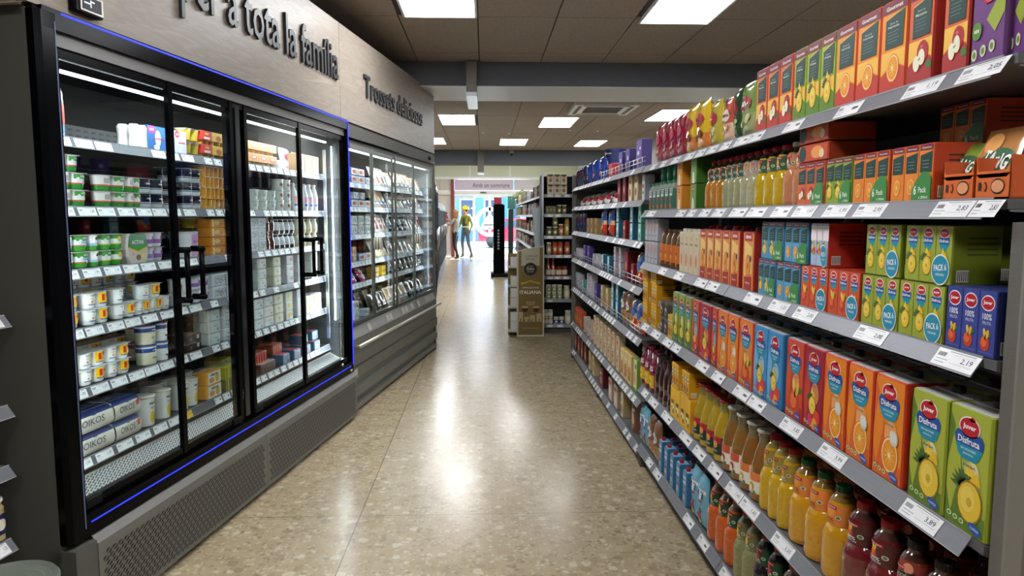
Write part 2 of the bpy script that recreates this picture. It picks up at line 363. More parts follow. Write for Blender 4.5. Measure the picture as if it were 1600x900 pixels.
# ------------------------------------------------------------------ builders of the goods
def K(key, *a, **k): KINDS[key] = Kind(*a, **k); return KINDS[key]
def carton(key, name, desc, w, d, h, side, art, cap=None, capy=.7, capr=.013, top='cfd0cc', seam=True, cat='carton', sideart=None, front=None, slant=0):
    mb = MB(); mb.cbox(-w / 2, w / 2, 0, d, 0, h, side, .003, top=top)
    if front: mb.add([(-w / 2 + .004, -.0004, .003), (w / 2 - .004, -.0004, .003), (w / 2 - .004, -.0004, h - .004), (-w / 2 + .004, -.0004, h - .004)], [(0, 1, 2, 3)], front)
    if seam:
        mb.box(-w / 2 + .004, w / 2 - .004, d * .46, d * .54, h, h + .0025, top)
        for s in (-1, 1): mb.add([(s * w / 2, d * .1, h - .004), (s * w / 2, d * .9, h - .004), (s * w / 2 + s * .0015, d * .5, h - d * .4)], [(0, 1, 2)], side)
    if art: art.on(mb, flat(-.0005))
    if sideart: sideart.on(mb, sideL(-w / 2)); sideart.on(mb, sideR(w / 2))
    kids = []
    if cap:
        c = MB(); c.lathe([(capr, 0), (capr, .011), (capr * .93, .014)], cap, 14); kids.append(('screw_cap', c.mesh('screw_cap'), (0, d * capy, h + .001), []))
    return K(key, name, desc, cat, w, d, h + (.016 if cap else .003), mb.mesh(name), kids)
def juver_art(w, h, c1, c2, fruit, word='2 LITROS', n=1):
    A = Art(); u = w / 2
    A.poly(c2, [(-u * .96, h * .02), (u * .9, h * .02), (u * .9, h * .18), (u * .35, h * .2), (-u * .2, h * .45), (-u * .5, h * .75), (-u * .96, h * .95)], 1)
    pale = dict(pine='c9c878', orange='f2ab62', peach='e89a62', apple='e8a070', mix='9cc4d8', berry='b090c0')[fruit] if c1 != 'c93a30' else 'dd8a5a'
    A.ell(pale, u * .2, h * .46, u * .42, h * .13, 2.4, 18).ell('ece0b4' if fruit == 'pine' else pale, u * .25, h * .5, u * .28, h * .09, 2.7, 16)
    A.poly(c1, [(-u * .96, h * .5), (-u * .55, h * .95), (-u * .3, h * .5), (-u * .7, h * .1), (-u * .96, h * .3)], 2)
    A.ell('f6f2ea', 0, h * .855, u * .5, h * .085, 3, 20).ell('c3122b', 0, h * .855, u * .45, h * .074, 4, 20).poly('c3122b', [(-u * .05, h * .92), (u * .12, h * .945), (u * .28, h * .92), (u * .1, h * .9)], 4)
    A.text('ffffff', 'Juver', 0, h * .853, u * .62, h * .052, 5, .03)
    A.poly('1d4fa3', [(-u * .58, h * .81), (u * .58, h * .81), (u * .7, h * .765), (u * .66, h * .7), (-u * .62, h * .7), (-u * .7, h * .765)], 3).poly('1391b0', [(-u * .62, h * .7), (u * .66, h * .7), (u * .5, h * .62), (u * .3, h * .585), (-u * .25, h * .585), (-u * .48, h * .62)], 3)
    A.text('ffffff', 'Disfruta', 0, h * .742, u * 1.02, h * .055, 5, .02)
    A.text('dff4f8', 'SIN AZUCARES', 0, h * .672, u * .72, h * .018, 5, .02).text('dff4f8', 'AÑADIDOS', 0, h * .638, u * .5, h * .018, 5, .02)
    A.text('2c4d8a', dict(pine='PIÑA', orange='NARANJA', peach='MELOCOTÓN', mix='MULTIFRUTAS', apple='MANZANA', berry='UVA')[fruit], u * .15, h * .55, u * .6, h * .022, 10)
    FRUIT[fruit](A, u * .2, h * .26, u * .66)
    if fruit == 'orange':
        A.ell('d8d6cc', u * .45, h * .44, u * .28, h * .075, 8.2, 14, .3)
        for k in range(3): A.ell('f4f2ec', u * (.3 + .13 * k), h * .45, u * .04, h * .06, 8.7 + k * .3, 8, .2)
    for k in range(3): A.ell('cfe3a8', -u * (.72 - .3 * k), h * .09 - k * h * .008, u * .12, h * .022, 5, 10).ell('5b8a3a', -u * (.72 - .3 * k), h * .09 - k * h * .008, u * .07, h * .013, 6, 8)
    A.ell('1d54b4', u * .52, h * .07, u * .3, h * .04, 7, 16, -.3).text('e8f0ff', word, u * .52, h * .07, u * .4, h * .02, 8, .02, -.1)
    return A
for key, desc, side, c1, c2, fr in (('j_pine', 'green pineapple juice carton', '98a32e', 'aeb840', '5f8229', 'pine'), ('j_orange', 'orange-coloured orange juice carton', 'cf3a20', 'f08a1e', 'e2632a', 'orange'),
        ('j_peach', 'red peach juice carton', 'b3202c', 'd8502e', 'b8322e', 'peach'), ('j_redmix', 'red carton with mixed fruit', 'b81f2e', 'c93a30', '9f2436', 'mix'),
        ('j_blue', 'blue mixed fruit juice carton', '2f7fb8', '6db4df', '3f93cc', 'mix'), ('j_apricot', 'orange carton with apricots', 'd2421e', 'ee8a2a', 'd8602a', 'peach')):
    carton(key, 'juice_carton', desc, .113, .095, .236, side, juver_art(.113, .236, c1, c2, fr), cap='10301f', capy=.62, front=c1 if fr != 'mix' else c2)
for key, desc, side, c1, c2, fr in (('js_green', 'slim green pineapple juice carton', '76902a', '90a83a', '587c26', 'pine'), ('js_red', 'slim red fruit juice carton', 'c0392b', 'd0562f', 'a83030', 'mix')):
    carton(key, 'juice_carton', desc, .075, .075, .236, side, juver_art(.075, .236, c1, c2, fr, '1 LITRO'), cap='10301f', capy=.62, front=c1)
def gourmet_art(w, h, c1, c2, fruit):
    A = Art(); u = w / 2
    A.poly(c2, [(-u * .95, 0.004), (u * .95, .004), (u * .95, h * .22), (u * .2, h * .3), (-u * .95, h * .18)], 1).poly('f7c04a', [(-u * .9, h * .2), (u * .1, h * .32), (u * .9, h * .24), (u * .9, h * .44), (-u * .9, h * .44)], 1)
    A.poly('7a1830', [(-u * .95, h * .86), (u * .95, h * .86), (u * .95, h * .985), (-u * .95, h * .985)], 2).text('f4ece4', 'Gourmet', 0, h * .915, u * 1.25, h * .045, 4, .02)
    A.poly('e9c55a', [(-u * .62, h * .8), (u * .78, h * .862), (u * .78, h * .855), (-u * .62, h * .79)], 4)
    A.poly('123c38', [(-u * .62, h * .47), (u * .72, h * .47), (u * .78, h * .855), (-u * .62, h * .79)], 3)
    A.text('cfd8cc', 'Zumo de', 0, h * .74, u * .6, h * .022, 5, 0).text('dfe6da', dict(orange='Naranja', apple='Manzana', pine='Piña', peach='Multifruta', mix='Melocotón')[fruit], 0, h * .7, u * .85, h * .03, 5, .01)
    for k in range(4): A.rect('7d948c', -u * .45, h * (.645 - .035 * k), u * (.4 - .1 * (k % 2)), h * (.65 - .035 * k), 4)
    FRUIT[fruit](A, u * .05, h * .25, u * .55); return A
for key, desc, side, c1, c2, fr in (('g_apple', 'red apple juice carton', 'a8281e', 'd8622e', 'b0282a', 'apple'), ('g_orange', 'orange juice carton with dark label', 'd0481c', 'f0931e', 'c8382a', 'orange'),
        ('g_pine', 'green fruit juice carton', '7c9a24', '9db22c', '5f8a22', 'pine'), ('g_multi', 'red-orange multifruit juice carton', 'cc3e1e', 'e8702a', 'c2382a', 'apple')):
    carton(key, 'juice_carton', desc, .098, .075, .2, side, gourmet_art(.098, .2, c1, c2, fr), cap=None, top=side, front=c1,
           sideart=Art().rect('e9e4da', -.05, .05, -.03, .1).rect('402020', -.048, .055, -.032, .095, 2))
A = Art(); u = .044; h = .2
a_berry(A, -u * .2, h * .7, .03, 3); A.ell('e04a5a', u * .25, h * .66, .018, .03, 7, 14, -.5); A.poly('9fae3a', [(u * .2, h * .9), (u * .95, h * .95), (u * .9, h * .4), (u * .4, h * .25), (-u * .1, h * .38), (u * .5, h * .55)], 2)
for k in range(3): A.ell('cfd9a8', -u * .7 + k * u * .5, h * .09 + k * .004, u * .17, h * .055, 4, 12).ell('6f8a4a', -u * .7 + k * u * .5, h * .09 + k * .004, u * .1, h * .032, 5, 8)
A.ell('5f8f3a', -u * .6, h * .3, u * .28, h * .08, 6).text('f0f4e0', 'V10', -u * .6, h * .3, u * .3, h * .04, 7, .03)
carton('purple', 'juice_carton', 'purple berry juice carton', .088, .07, .2, '5d2f6a', A, top='5d2f6a', front='6f3a80')
def pack(key, desc, side, panel, art1, w=.155, d=.1, h=.118, n=3, badge=None, cat='pack', name='drink_multipack', top=None):
    A = Art(); pw = w / n
    for i in range(n):
        x = -w / 2 + pw * (i + .5); A.rect(panel, x - pw * .47, .002, x + pw * .47, h - .002, 1); A.put(art1, x, 0, 1, 1, 1)
    if badge:
        bc, t1, t2 = badge
        if bc == 'green': A.poly('3d8a3f', [(w * .05, .0), (w * .48, .0), (w * .48, h * .42), (w * .42, h * .5), (w * .3, h * .52), (w * .15, h * .38), (w * .05, h * .2)], 11).text('eef4e6', '6', w * .13, h * .2, w * .06, h * .17, 12, .03).text('eef4e6', 'Pack', w * .3, h * .2, w * .18, h * .1, 12, .02).text('eef4e6', 'x 200ml', w * .32, h * .07, w * .2, h * .05, 12)
        elif bc == 'teal': A.ell('f3f6f2', w * .3, h * .25, w * .185, h * .265, 10, 20, .2).ell('2492b4', w * .3, h * .25, w * .17, h * .24, 11, 20, .2).text('ffffff', 'PACK 6', w * .3, h * .29, w * .25, h * .11, 12, .02, .08).text('e8f4f8', 'UNIDADES', w * .3, h * .17, w * .18, h * .04, 12)
    mb = MB(); mb.cbox(-w / 2, w / 2, 0, d, 0, h, side, .002, top=top or side)
    A.on(mb, flat(-.0002), step=.00025)
    SA = Art().rect('ece8e0', d * -.35, h * .06, d * -.1, h * .26).rect(side, d * -.95, h * .45, d * -.2, h * .9, 1)
    for k in range(6): SA.rect('30302c', -d * .34 + k * d * .04, h * .08, -d * .34 + k * d * .04 + d * .015, h * .24, 2)
    for k in range(4): SA.rect('4a1c14' if side[0] in 'bcd' else '4b5a22', -d * .9, h * (.5 + .09 * k), -d * .3, h * (.53 + .09 * k), 2)
    SA.on(mb, lambda u_, v, o: (w / 2 + o, -u_, v)); SA.on(mb, lambda u_, v, o: (-w / 2 - o, -u_, v)); 
    return K(key, name, desc, cat, w, d, h, mb.mesh(name))
def mini(w, h, fruit, brand='g', c='e8702a'):
    A = Art(); u = w / 2
    if brand == 'g':
        A.rect('7a1830', -u * .9, h * .88, u * .9, h * .985, 1).text('f4ece4', 'Gourmet', 0, h * .93, u * 1.3, h * .035, 2).poly('123c38', [(-u * .8, h * .5), (u * .8, h * .5), (u * .85, h * .86), (-u * .8, h * .8)], 2)
        for k in range(3): A.rect('8ba39a', -u * .5, h * (.7 - .06 * k), u * .4, h * (.71 - .06 * k), 3)
        FRUIT[fruit](A, 0, h * .26, u * .62)
    else:
        A.ell('f6f2ea', 0, h * .87, u * .6, h * .09, 1, 14).ell('c3122b', 0, h * .87, u * .52, h * .075, 2, 14).text('ffffff', 'Juver', 0, h * .87, u * .75, h * .05, 3, .03)
        A.poly('1d4fa3', [(-u * .65, h * .79), (u * .65, h * .79), (u * .6, h * .68), (-u * .6, h * .68)], 1).poly('1391b0', [(-u * .6, h * .68), (u * .6, h * .68), (u * .3, h * .58), (-u * .3, h * .58)], 1).text('ffffff', 'Disfruta', 0, h * .735, u * 1.1, h * .05, 3, .02)
        FRUIT[fruit](A, 0, h * .3, u * .66)
    return A
pack('p_orange', 'six-pack of orange juice minis', 'c8401c', 'ee8a2c', mini(.05, .118, 'orange'), badge=('green', '6', 'Pack'))
pack('p_green', 'six-pack of pineapple juice minis', '6f8f22', '92ac34', mini(.05, .118, 'pine'), badge=('green', '6', 'Pack'), w=.14)
pack('p_multi', 'six-pack of multifruit juice minis', 'c23a24', 'e06a34', mini(.05, .118, 'apple'), badge=('green', '6', 'Pack'))
pack('p_bpine', 'blue six-pack with pineapple picture', '2f6f9a', '4f9cc8', mini(.05, .118, 'pine'), badge=('green', '6', 'Pack'))
pack('p_blue', 'blue six-pack with orange picture', '2f6f9a', '58a4cf', mini(.05, .118, 'orange'), badge=('green', '6', 'Pack'))
pack('q_peach', 'red-orange peach juice six-pack', 'a83218', 'd9562c', mini(.055, .118, 'peach', 'j'), badge=('teal', '', ''), w=.165)
pack('q_pine', 'green pineapple juice six-pack', '76821e', 'a0ad36', mini(.055, .118, 'pine', 'j'), badge=('teal', '', ''), w=.165)
A = Art(); u = .024; h = .118
A.ell('f4f2f0', 0, h * .84, u * .8, h * .125, 1).ell('c3122b', 0, h * .84, u * .72, h * .105, 2).text('ffffff', 'Juver', 0, h * .84, u * 1.05, h * .07, 3, .03).text('e9edf6', '100%', 0, h * .63, u * 1.1, h * .1, 3, .02).text('c6d0e6', 'FRUTA', 0, h * .53, u, h * .05, 3)
a_peach(A, 0, h * .25, u * .55, 3); A.rect('8d9cc0', -u * .8, h * .07, u * .8, h * .075, 2)
pack('q_navy', 'navy 100% fruit juice pack', '1f2a66', '39479a', A, w=.148, h=.122)
A = Art(); a_mix(A, 0, .05, .014); A.rect('f4e8ee', -.02, .07, .02, .11)
pack('q_pink', 'pale pink and blue juice pack', 'c9382a', 'a8c4e4', A, w=.11, badge=('teal', '', ''))
A = Art(); A.rect('3a2a20', -.018, .02, -.012, .1).ell('f4e8c0', 0, .08, .014, .014, 2).text('3a2a20', 'Cacao', .002, .08, .022, .01, 3).ell('b8381e', 0, .04, .01, .012, 2).ell('3a2a20', .004, .02, .008, .006, 2)
pack('y_pack', 'yellow chocolate drink pack', 'd99b10', 'edb71a', A, w=.12, h=.115, n=3)
A = Art(); A.text('2a2018', 'Cacao', 0, .075, .036, .02, 3, .02).ell('2a2018', -.008, .045, .006, .009, 2).ell('2a2018', .01, .03, .008, .012, 2).ell('f6e4a8', 0, .05, .02, .016, 1)
pack('y_tall', 'tall yellow chocolate drink pack', 'dda012', 'f0bb18', A, w=.13, h=.15, n=2)
A = Art(); A.poly('f7d27a', [(-.035, .05), (.035, .06), (.035, .15), (-.035, .17)], 1).poly('b8201e', [(-.035, 0.003), (.036, .003), (.036, .05), (-.035, .045)], 1)
A.rect('c22a24', -.036, .17, .036, .198, 2).text('ffffff', 'Nectar', 0, .184, .05, .012, 3).ell('e87a1e', 0, .085, .024, .04, 3).ell('f5a030', 0, .085, .017, .032, 4).ell('c85a18', 0, .085, .006, .012, 5).text('f4e0d8', 'NARANJA', 0, .025, .045, .009, 3).ell('26346a', .024, .11, .008, .012, 5)
carton('nectar', 'juice_carton', 'red and orange nectar carton', .105, .075, .202, 'a82c1c', A, cap='b81a22', capy=.5, top='b03020', front='e89a50')
A = Art(); A.text('a8784a', 'Avena', 0, .13, .04, .012, 2).ell('e6a07a', 0, .06, .018, .03, 2).ell('d98a5a', 0, .06, .01, .02, 3).ell('c8b088', 0, .155, .01, .01, 2)
carton('beige', 'oat_drink_carton', 'beige drink carton with slanted top', .075, .07, .185, 'ddd0b4', A, cap='e6dcc8', capy=.3, capr=.016, top='efe6d4', front='e0cfae')
A = Art(); A.rect('b8bcc4', -.022, .004, .022, .112).text('8a3a4a', 'SOJA', 0, .03, .03, .012, 3).ell('c88a8a', 0, .078, .012, .026, 2).rect('7a7c88', -.018, .045, -.014, .108, 2)
carton('whitecarton', 'soy_drink_carton', 'slim grey-white drink carton', .052, .06, .118, 'a9a8ae', A, cap=None, top='dcdcde', front='d3d0d4')
A = Art(); A.poly('e9e6dc', [(-.02, 0), (.02, 0), (.01, .05), (-.012, .06)], 1).ell('b33a28', 0, .1, .014, .012, 2).text('ffffff', 'TOP', 0, .1, .018, .008, 3)
carton('orangebox', 'drink_carton', 'orange cereal drink carton', .09, .08, .125, 'd98a24', A, cap=None, top='e8a040', front='e39a34')
carton('greenbox', 'drink_carton', 'green cereal drink carton', .09, .08, .125, '3f6d24', A, cap=None, top='5f8a30', front='6f9a40')
# bottles
def bottle(key, desc, prof, jc, cap, label=None, air=None, aircut=.8, capr=.02, caph=.018, bump=True, name='juice_bottle', lz=None, art=None, capname='cap', cat='bottle', seg=24, lc=None):
    H = prof[-1][1]; R = max(r for r, z in prof); mb = MB(); jm = juice_mat(jc, bump); am = juice_mat(air, False, .05) if air else jm
    P = []
    for (r0, z0), (r1, z1) in zip(prof, prof[1:]): P += [(r0, z0), ((r0 + r1) / 2, (z0 + z1) / 2)]
    P.append(prof[-1]); mb.lathe(P, jm, seg, 0, R, 0, mf=lambda z: am if z > H * aircut else jm)
    kids = []; c = MB(); c.lathe([(capr, 0), (capr * 1.03, .002), (capr * 1.03, caph * .75), (capr * .94, caph)], cap, 20)
    for k in range(20): a = 2 * pi * k / 20; c.box(capr * 1.03 * sin(a) - .0008, capr * 1.03 * sin(a) + .0008, capr * 1.03 * cos(a) - .0008, capr * 1.03 * cos(a) + .0008, .002, caph * .72, cap)
    kids.append((capname, c.mesh(capname), (0, R, H), []))
    if lz:
        l = MB(); rp = rprof(prof); n = 5; zs = [lz[0] + (lz[1] - lz[0]) * i / n for i in range(n + 1)]
        l.lathe([(rp(z) + .0006, z) for z in zs], lc, seg, 0, R, cap=False)
        if art: art.on(l, round_(lambda v: rp(v) + .0007, R), strip=.006)
        kids.append(('label', l.mesh('label'), (0, 0, 0), []))
    return K(key, name, desc, cat, 2 * R, 2 * R, H + caph, mb.mesh('bottle_body'), kids)
def gprof(R, H): return [(R * .8, 0), (R * .95, H * .02), (R, H * .07), (R * 1.0, H * .4), (R * .98, H * .5), (R * .88, H * .57), (R * .75, H * .62), (R * .73, H * .66), (R * .73, H * .86), (R * .68, H * .9), (R * .5, H * .95), (R * .42, H * .965), (R * .42, H)]
def g_lab(c, t2, fruit, u=.03, z0=.0, z1=1.0, dark=False):
    A = Art(); h = z1 - z0; m = (z0 + z1) / 2
    A.rect('b01c28', -u * .8, z1 - h * .22, u * .8, z1 - h * .06, 3).text('f6eeee', 'granini', 0, z1 - h * .14, u * 1.3, h * .1, 4, .01)
    A.text(('f2ece4' if dark else '6a3a18'), t2, 0, z0 + h * .26, u * 1.1, h * .14, 4, .02); A.text(('d8d0c4' if dark else '7a5030'), 'EXPRIMIDO' if not dark else 'PREMIUM', 0, z0 + h * .12, u * 1.3, h * .07, 4)
    if fruit == 'ring': A.ell('f39a2a', 0, m + h * .12, u * .75, h * .27, 1).ell(c, 0, m + h * .14, u * .62, h * .2, 2)
    elif fruit: FRUIT[fruit](A, 0, m + h * .02, u * .4)
    A.ell('e8e2d0', u * .95, m - h * .08, u * .26, h * .1, 4, 12).ell('5a7a4a', u * .95, m - h * .08, u * .18, h * .07, 5, 10)
    return A
R_, H_ = .05, .235
GP = gprof(R_, H_); z0, z1 = H_ * .63, H_ * .87
bottle('b_orange', 'yellow orange juice bottle with green cap', GP, 'cf9512', '0f5a2e', air='8a6a30', aircut=.9, lz=(z0, z1), lc='e98a3a', art=g_lab('f0a050', '100%', 'ring', z0=z0, z1=z1))
bottle('b_yellow', 'yellow fruit juice bottle with red cap', GP, 'd0a616', 'b0182a', air='9a8440', aircut=.9, lz=(z0, z1), lc='a8903a', art=g_lab('b8a050', '100%', 'orange', z0=z0, z1=z1, dark=True))
bottle('b_red', 'dark red grapefruit juice bottle', GP, '6e1a20', 'b3141e', air='4e2a26', aircut=.9, lz=(z0, z1), lc='5a2a26', art=g_lab('5a2a26', '100%', 'peach', z0=z0, z1=z1, dark=True))
A = Art(); zm = (z0 + z1) / 2; A.poly('1c1a20', [(-.04, zm - .012), (.036, zm - .002), (.036, zm + .012), (-.04, zm + .002)], 2).text('e8e0dc', 'SELECCIÓN', 0, zm, .058, .01, 3, .02, .08)
A.ell('e87a50', -.018, zm - .02, .014, .012, 2).ell('f09a80', .02, zm + .02, .012, .012, 2).ell('c83a4a', .022, zm - .018, .014, .012, 2).rect('c02430', -.02, zm + .014, .012, zm + .022, 3).text('f6eeee', 'granini', -.004, zm + .018, .028, .005, 4).ell('4a6a3a', .008, zm - .024, .014, .004, 3)
bottle('b_sel', 'brownish juice bottle with fruit label', GP, '93402c', '241614', air='4a2a22', aircut=.9, lz=(z0, z1), lc='9a3c34', art=A)
bottle('b_selr', 'dark red juice bottle in front corner', GP, '7a2420', 'c01a20', air='4a2a22', aircut=.9, lz=(z0, z1), lc='7a3a34', art=A)
bottle('b_carrot', 'orange carrot juice bottle', GP, 'cc5a1c', 'b0182a', air='7a6050', aircut=.9, lz=(z0, z1), lc='274a2a', art=g_lab('274a2a', 'ACE', 'orange', z0=z0, z1=z1, dark=True))
bottle('b_white', 'pale green coconut juice bottle', GP, '8b8a5c', 'b3141e', air='6e7058', aircut=.9, lz=(z0, z1), lc='77784f', art=g_lab('77784f', 'PIÑA', 'pine', z0=z0, z1=z1, dark=True))
bottle('b_black', 'black grape juice bottle', GP, '190c14', 'b3141e', air='0c0a10', aircut=.9, lz=(z0, z1), lc='1f4a2c', art=g_lab('1f4a2c', 'UVA', 'berry', z0=z0, z1=z1, dark=True))
bottle('b_brown', 'amber apple juice bottle with red cap', GP, '8a4f22', 'b3141e', air='5a4030', aircut=.9, lz=(z0, z1), lc='2a4a2a', art=g_lab('2a4a2a', '100%', 'apple', z0=z0, z1=z1, dark=True))
GPs = gprof(.046, .178); z0, z1 = .178 * .63, .178 * .87
for key, desc, jc, lc, fr, cap in (('s_orange', 'small bottle of orange nectar', 'b87818', '2f4a3a', 'peach', 'b3141e'), ('s_clear', 'small bottle of pale pear juice', '9c9a72', '2f5a50', 'orange', 'b3141e'),
        ('s_grey', 'small bottle of cloudy lemon juice', 'a8a684', 'b59a90', 'pine', 'b3141e'), ('s_yellow', 'small bottle of yellow pineapple juice', 'c2a01c', '3a5a34', 'orange', 'b3141e'), ('s_pink', 'small pink apple juice bottle, white cap', 'c0805a', 'c98a60', 'apple', 'dcdcda')):
    bottle(key, desc, GPs, jc, cap, lz=(z0, z1), lc=lc, art=g_lab(lc, '100%', fr, u=.026, z0=z0, z1=z1, dark=True), capr=.02, caph=.014, air='5a5030', aircut=.9)
MP = [(.04, 0), (.046, .005), (.047, .02), (.047, .09), (.045, .12), (.036, .16), (.027, .19), (.023, .205), (.023, .222), (.026, .224), (.026, .236)]
A = Art(); z0, z1 = .03, .1; A.rect('d0563a', -.04, .072, .04, .1, 1)
a_apple(A, 0, .045, .017, 3)
bottle('m_red', 'apple juice bottle with red-white label', MP, '8c6228', 'd9d6cc', lz=(z0, z1), lc='eee8dc', art=A, bump=False, capr=.029, caph=.01, air='7a6a48', aircut=.8)
A = Art(); A.rect('e07a3a', -.04, .072, .04, .1, 1); a_apple(A, 0, .045, .017, 3, 'c9a82a')
bottle('m_orange', 'apple-mango bottle with orange-white label', MP, '8a5a22', 'd9d6cc', lz=(z0, z1), lc='eee8dc', art=A, bump=False, capr=.029, caph=.01, air='7a6a48', aircut=.8)
A = Art(); A.rect('b81e28', -.04, .075, .04, .1, 1); a_orange(A, .012, .07, .013, .014, 3); A.text('e0e4dc', 'NARANJA', 0, .045, .05, .009, 3)
bottle('m_green', 'yellow juice bottle with dark green label', MP, 'b8981c', 'a81a20', lz=(z0, z1), lc='1c3a2c', art=A, bump=False, capr=.029, caph=.01, air='8a8040', aircut=.85)
CP = [(.03, 0), (.033, .006), (.034, .03), (.031, .06), (.034, .09), (.033, .13), (.026, .17), (.016, .2), (.0135, .215), (.0135, .225)]
bottle('cola', 'dark brown drink bottle with black cap', CP, '3a1714', '14110f', bump=False, capr=.016, caph=.014, name='drink_bottle')
A = Art(); A.text('ffe9f0', '100%', 0, .135, .05, .03, 3, .02); A.rect('e3b01c', -.034, .03, .034, .1, 1).ell('f4d64a', 0, .065, .024, .024, 2).text('3a2a10', 'FRUTA', 0, .065, .036, .014, 3)
bottle('burg', 'burgundy and yellow labelled bottle', [(.036, 0), (.04, .006), (.04, .12), (.034, .165), (.02, .2), (.015, .21), (.015, .22)], '6a1230', '8a1838', lz=(.025, .16), lc='84203e', art=A, bump=False, capr=.018, caph=.014, name='drink_bottle')
SP = [(.022, 0), (.024, .005), (.024, .085), (.02, .1), (.01, .112), (.01, .125)]
A = Art(); A.ell('e8b060', 0, .06, .012, .012, 2).ell('c8401e', 0, .075, .014, .01, 2).ell('e86a20', 0, .03, .012, .012, 2)
bottle('s_lab', 'small brown bottle with orange label', [(.03, 0), (.033, .01), (.033, .12), (.028, .15), (.018, .17), (.018, .178)], '6a4a2a', '5a3a28', lz=(.03, .115), lc='d9782a', art=A, bump=False, capr=.02, caph=.012, name='drink_bottle')
A = Art()
for k in range(5):
    for j in range(3): A.ell('f2f2ee', -.018 + k * .009, .088 + j * .008, .0032, .003, 2, 8)
A.ell('d8582a', 0, .02, .016, .012, 2).ell('c03028', 0, .055, .014, .008, 2).rect('e9e9e4', -.02, .07, .02, .082, 1)
bottle('mini_b', 'small patterned drink bottle', [(.023, 0), (.025, .006), (.025, .11), (.018, .125), (.013, .13), (.013, .135)], 'a6b0a8', '2f8a66', lz=(.008, .112), lc='3f7a6a', art=A, bump=False, capr=.015, caph=.01, name='drink_bottle')
def tin(key, desc, R, H, c, lid, art=None, name='tin', cat='tin', lidr=1.02, seg=24, lidh=.012, sy=1):
    mb = MB(); mb.lathe([(R * .97, 0), (R, .003), (R, H)], c, seg, 0, R * sy, sy=sy); kids = []
    if art: art.on(mb, round_(lambda v: R, R), strip=.006)
    l = MB(); l.lathe([(R * lidr, 0), (R * lidr, lidh * .8), (R * lidr * .96, lidh)], lid, seg, 0, 0, sy=sy); kids.append(('lid', l.mesh('lid'), (0, R * sy, H - .002), []))
    return K(key, name, desc, cat, 2 * R * lidr, 2 * R * sy * lidr, H + lidh, mb.mesh(name), kids)
tin('greencan', 'green drink powder canister', .033, .07, '1f7a52', '2a8a60', Art().ell('7fc8a8', 0, .035, .016, .018, 2).text('e8f4ec', 'TE', 0, .035, .016, .014, 3))
tin('bluetin', 'large blue biscuit tin', .105, .155, '15205a', '1c2a70', Art().rect('d9b84a', -.1, .12, .1, .127).ell('e6cf7a', 0, .124, .05, .012, 2).ell('b89a3a', 0, .06, .05, .03, 1).text('f0e4b0', 'COOKIES', 0, .06, .07, .016, 2))
tin('burgtin', 'round brown wafer tin with burgundy lid', .085, .19, '6b4a38', '7a1626', Art().ell('a87850', -.01, .06, .05, .04, 1).ell('d8b48a', 0, .1, .03, .05, 2, 12, .5).text('f0e8e0', 'Wafer', 0, .145, .08, .02, 3), lidh=.02)
# bags
def bag(key, desc, w, h, t, c, art=None, seedn=1, name='snack_bag', lean=0, crimp='c', back=None, cat='bag', reg=None, gloss='g', H=None):
    R = random.Random(seedn); nu, nv = 9, 12; mb = MB(); N = [[R.uniform(-1, 1) for _ in range(nv + 1)] for _ in range(nu + 1)]
    def T(u, v): return t * (max(0, 1 - (2 * u - 1) ** 2) ** .5) * (max(0, 1 - abs(2 * v - 1) ** 4)) ** .45
    cl = sin(lean), cos(lean)
    def P(u, v, s, o=0):
        i, j = min(int(u * nu), nu), min(int(v * nv), nv); y = -s * (T(u, v) / 2 + o) - s * N[i][j] * t * .085 * (4 * v * (1 - v)); z = v * h; x = (u - .5) * w * (1 + .05 * sin(v * 9 + seedn))
        y += t * .5; return (x, y * cl[1] + z * cl[0], z * cl[1] - (y - t * .5) * cl[0] * .3)
    for s in (1, -1):
        vs = [P(i / nu, j / nv, s) for j in range(nv + 1) for i in range(nu + 1)]; fs = {}
        for j in range(nv):
            for i in range(nu):
                m = (reg(i / nu, j / nv) if reg else c) + '|' + gloss; a = j * (nu + 1) + i; q = (a, a + 1, a + nu + 2, a + nu + 1); fs.setdefault(m, []).append(q if s > 0 else q[::-1])
        for m, f in fs.items(): mb.add(vs, f, m, True)
    if art: art.on(mb, lambda u, v, o: P(min(1, max(0, u / w + .5)), min(1, max(0, v / h)), 1, o + .0015), strip=w / nu, step=.0006)
    z = [v[2] for v in mb.v]; k = -min(z); mb.v = [(a, b, c_ + k) for a, b, c_ in mb.v]
    return K(key, name, desc, cat, w, t + h * sin(lean), h * cos(lean), mb.mesh(name))
def blob(w, h, c1, c2, txt=None, tc='ffffff', R=5):
    A = Art(); r = random.Random(R); A.ell(c1, 0, h * .6, w * .3, h * .14, 2)
    if txt: A.text(tc, txt, 0, h * .6, w * .42, h * .09, 3, .02)
    for k in range(4): A.ell(c2, r.uniform(-.25, .25) * w, h * r.uniform(.15, .35), w * .1, h * .07, 2 + k % 2, 10)
    return A
bag('bag_red', 'glossy burgundy sweets bag', .13, .2, .05, '9c1838', blob(.13, .2, 'c43a50', 'e8b0a0'), 1)
bag('bag_corn', 'yellow corn snack bag', .13, .21, .05, 'e6b81a', blob(.13, .21, 'b81e24', '7a3a28', 'MisterCorn', '20202a'), 2, reg=lambda u, v: 'e9be1c' if v > .3 or u < .5 else 'd97a1e')
bag('bag_yred', 'yellow-green snack bag with red logo', .12, .18, .045, 'b9a83a', blob(.12, .18, 'b0202a', 'e0cf90', 'grefusa'), 3)
bag('bag_nut', 'red and white peanut bag', .1, .165, .04, 'c25a40', blob(.1, .165, 'eadfd2', 'd9a878', 'NUTS', '8a2020'), 4, reg=lambda u, v: 'c9503a' if v > .35 else 'e2b89a')
bag('bag_dkg', 'dark green nut bag', .09, .18, .04, '2e4a2c', blob(.09, .18, '84222a', '9ab06a'), 5)
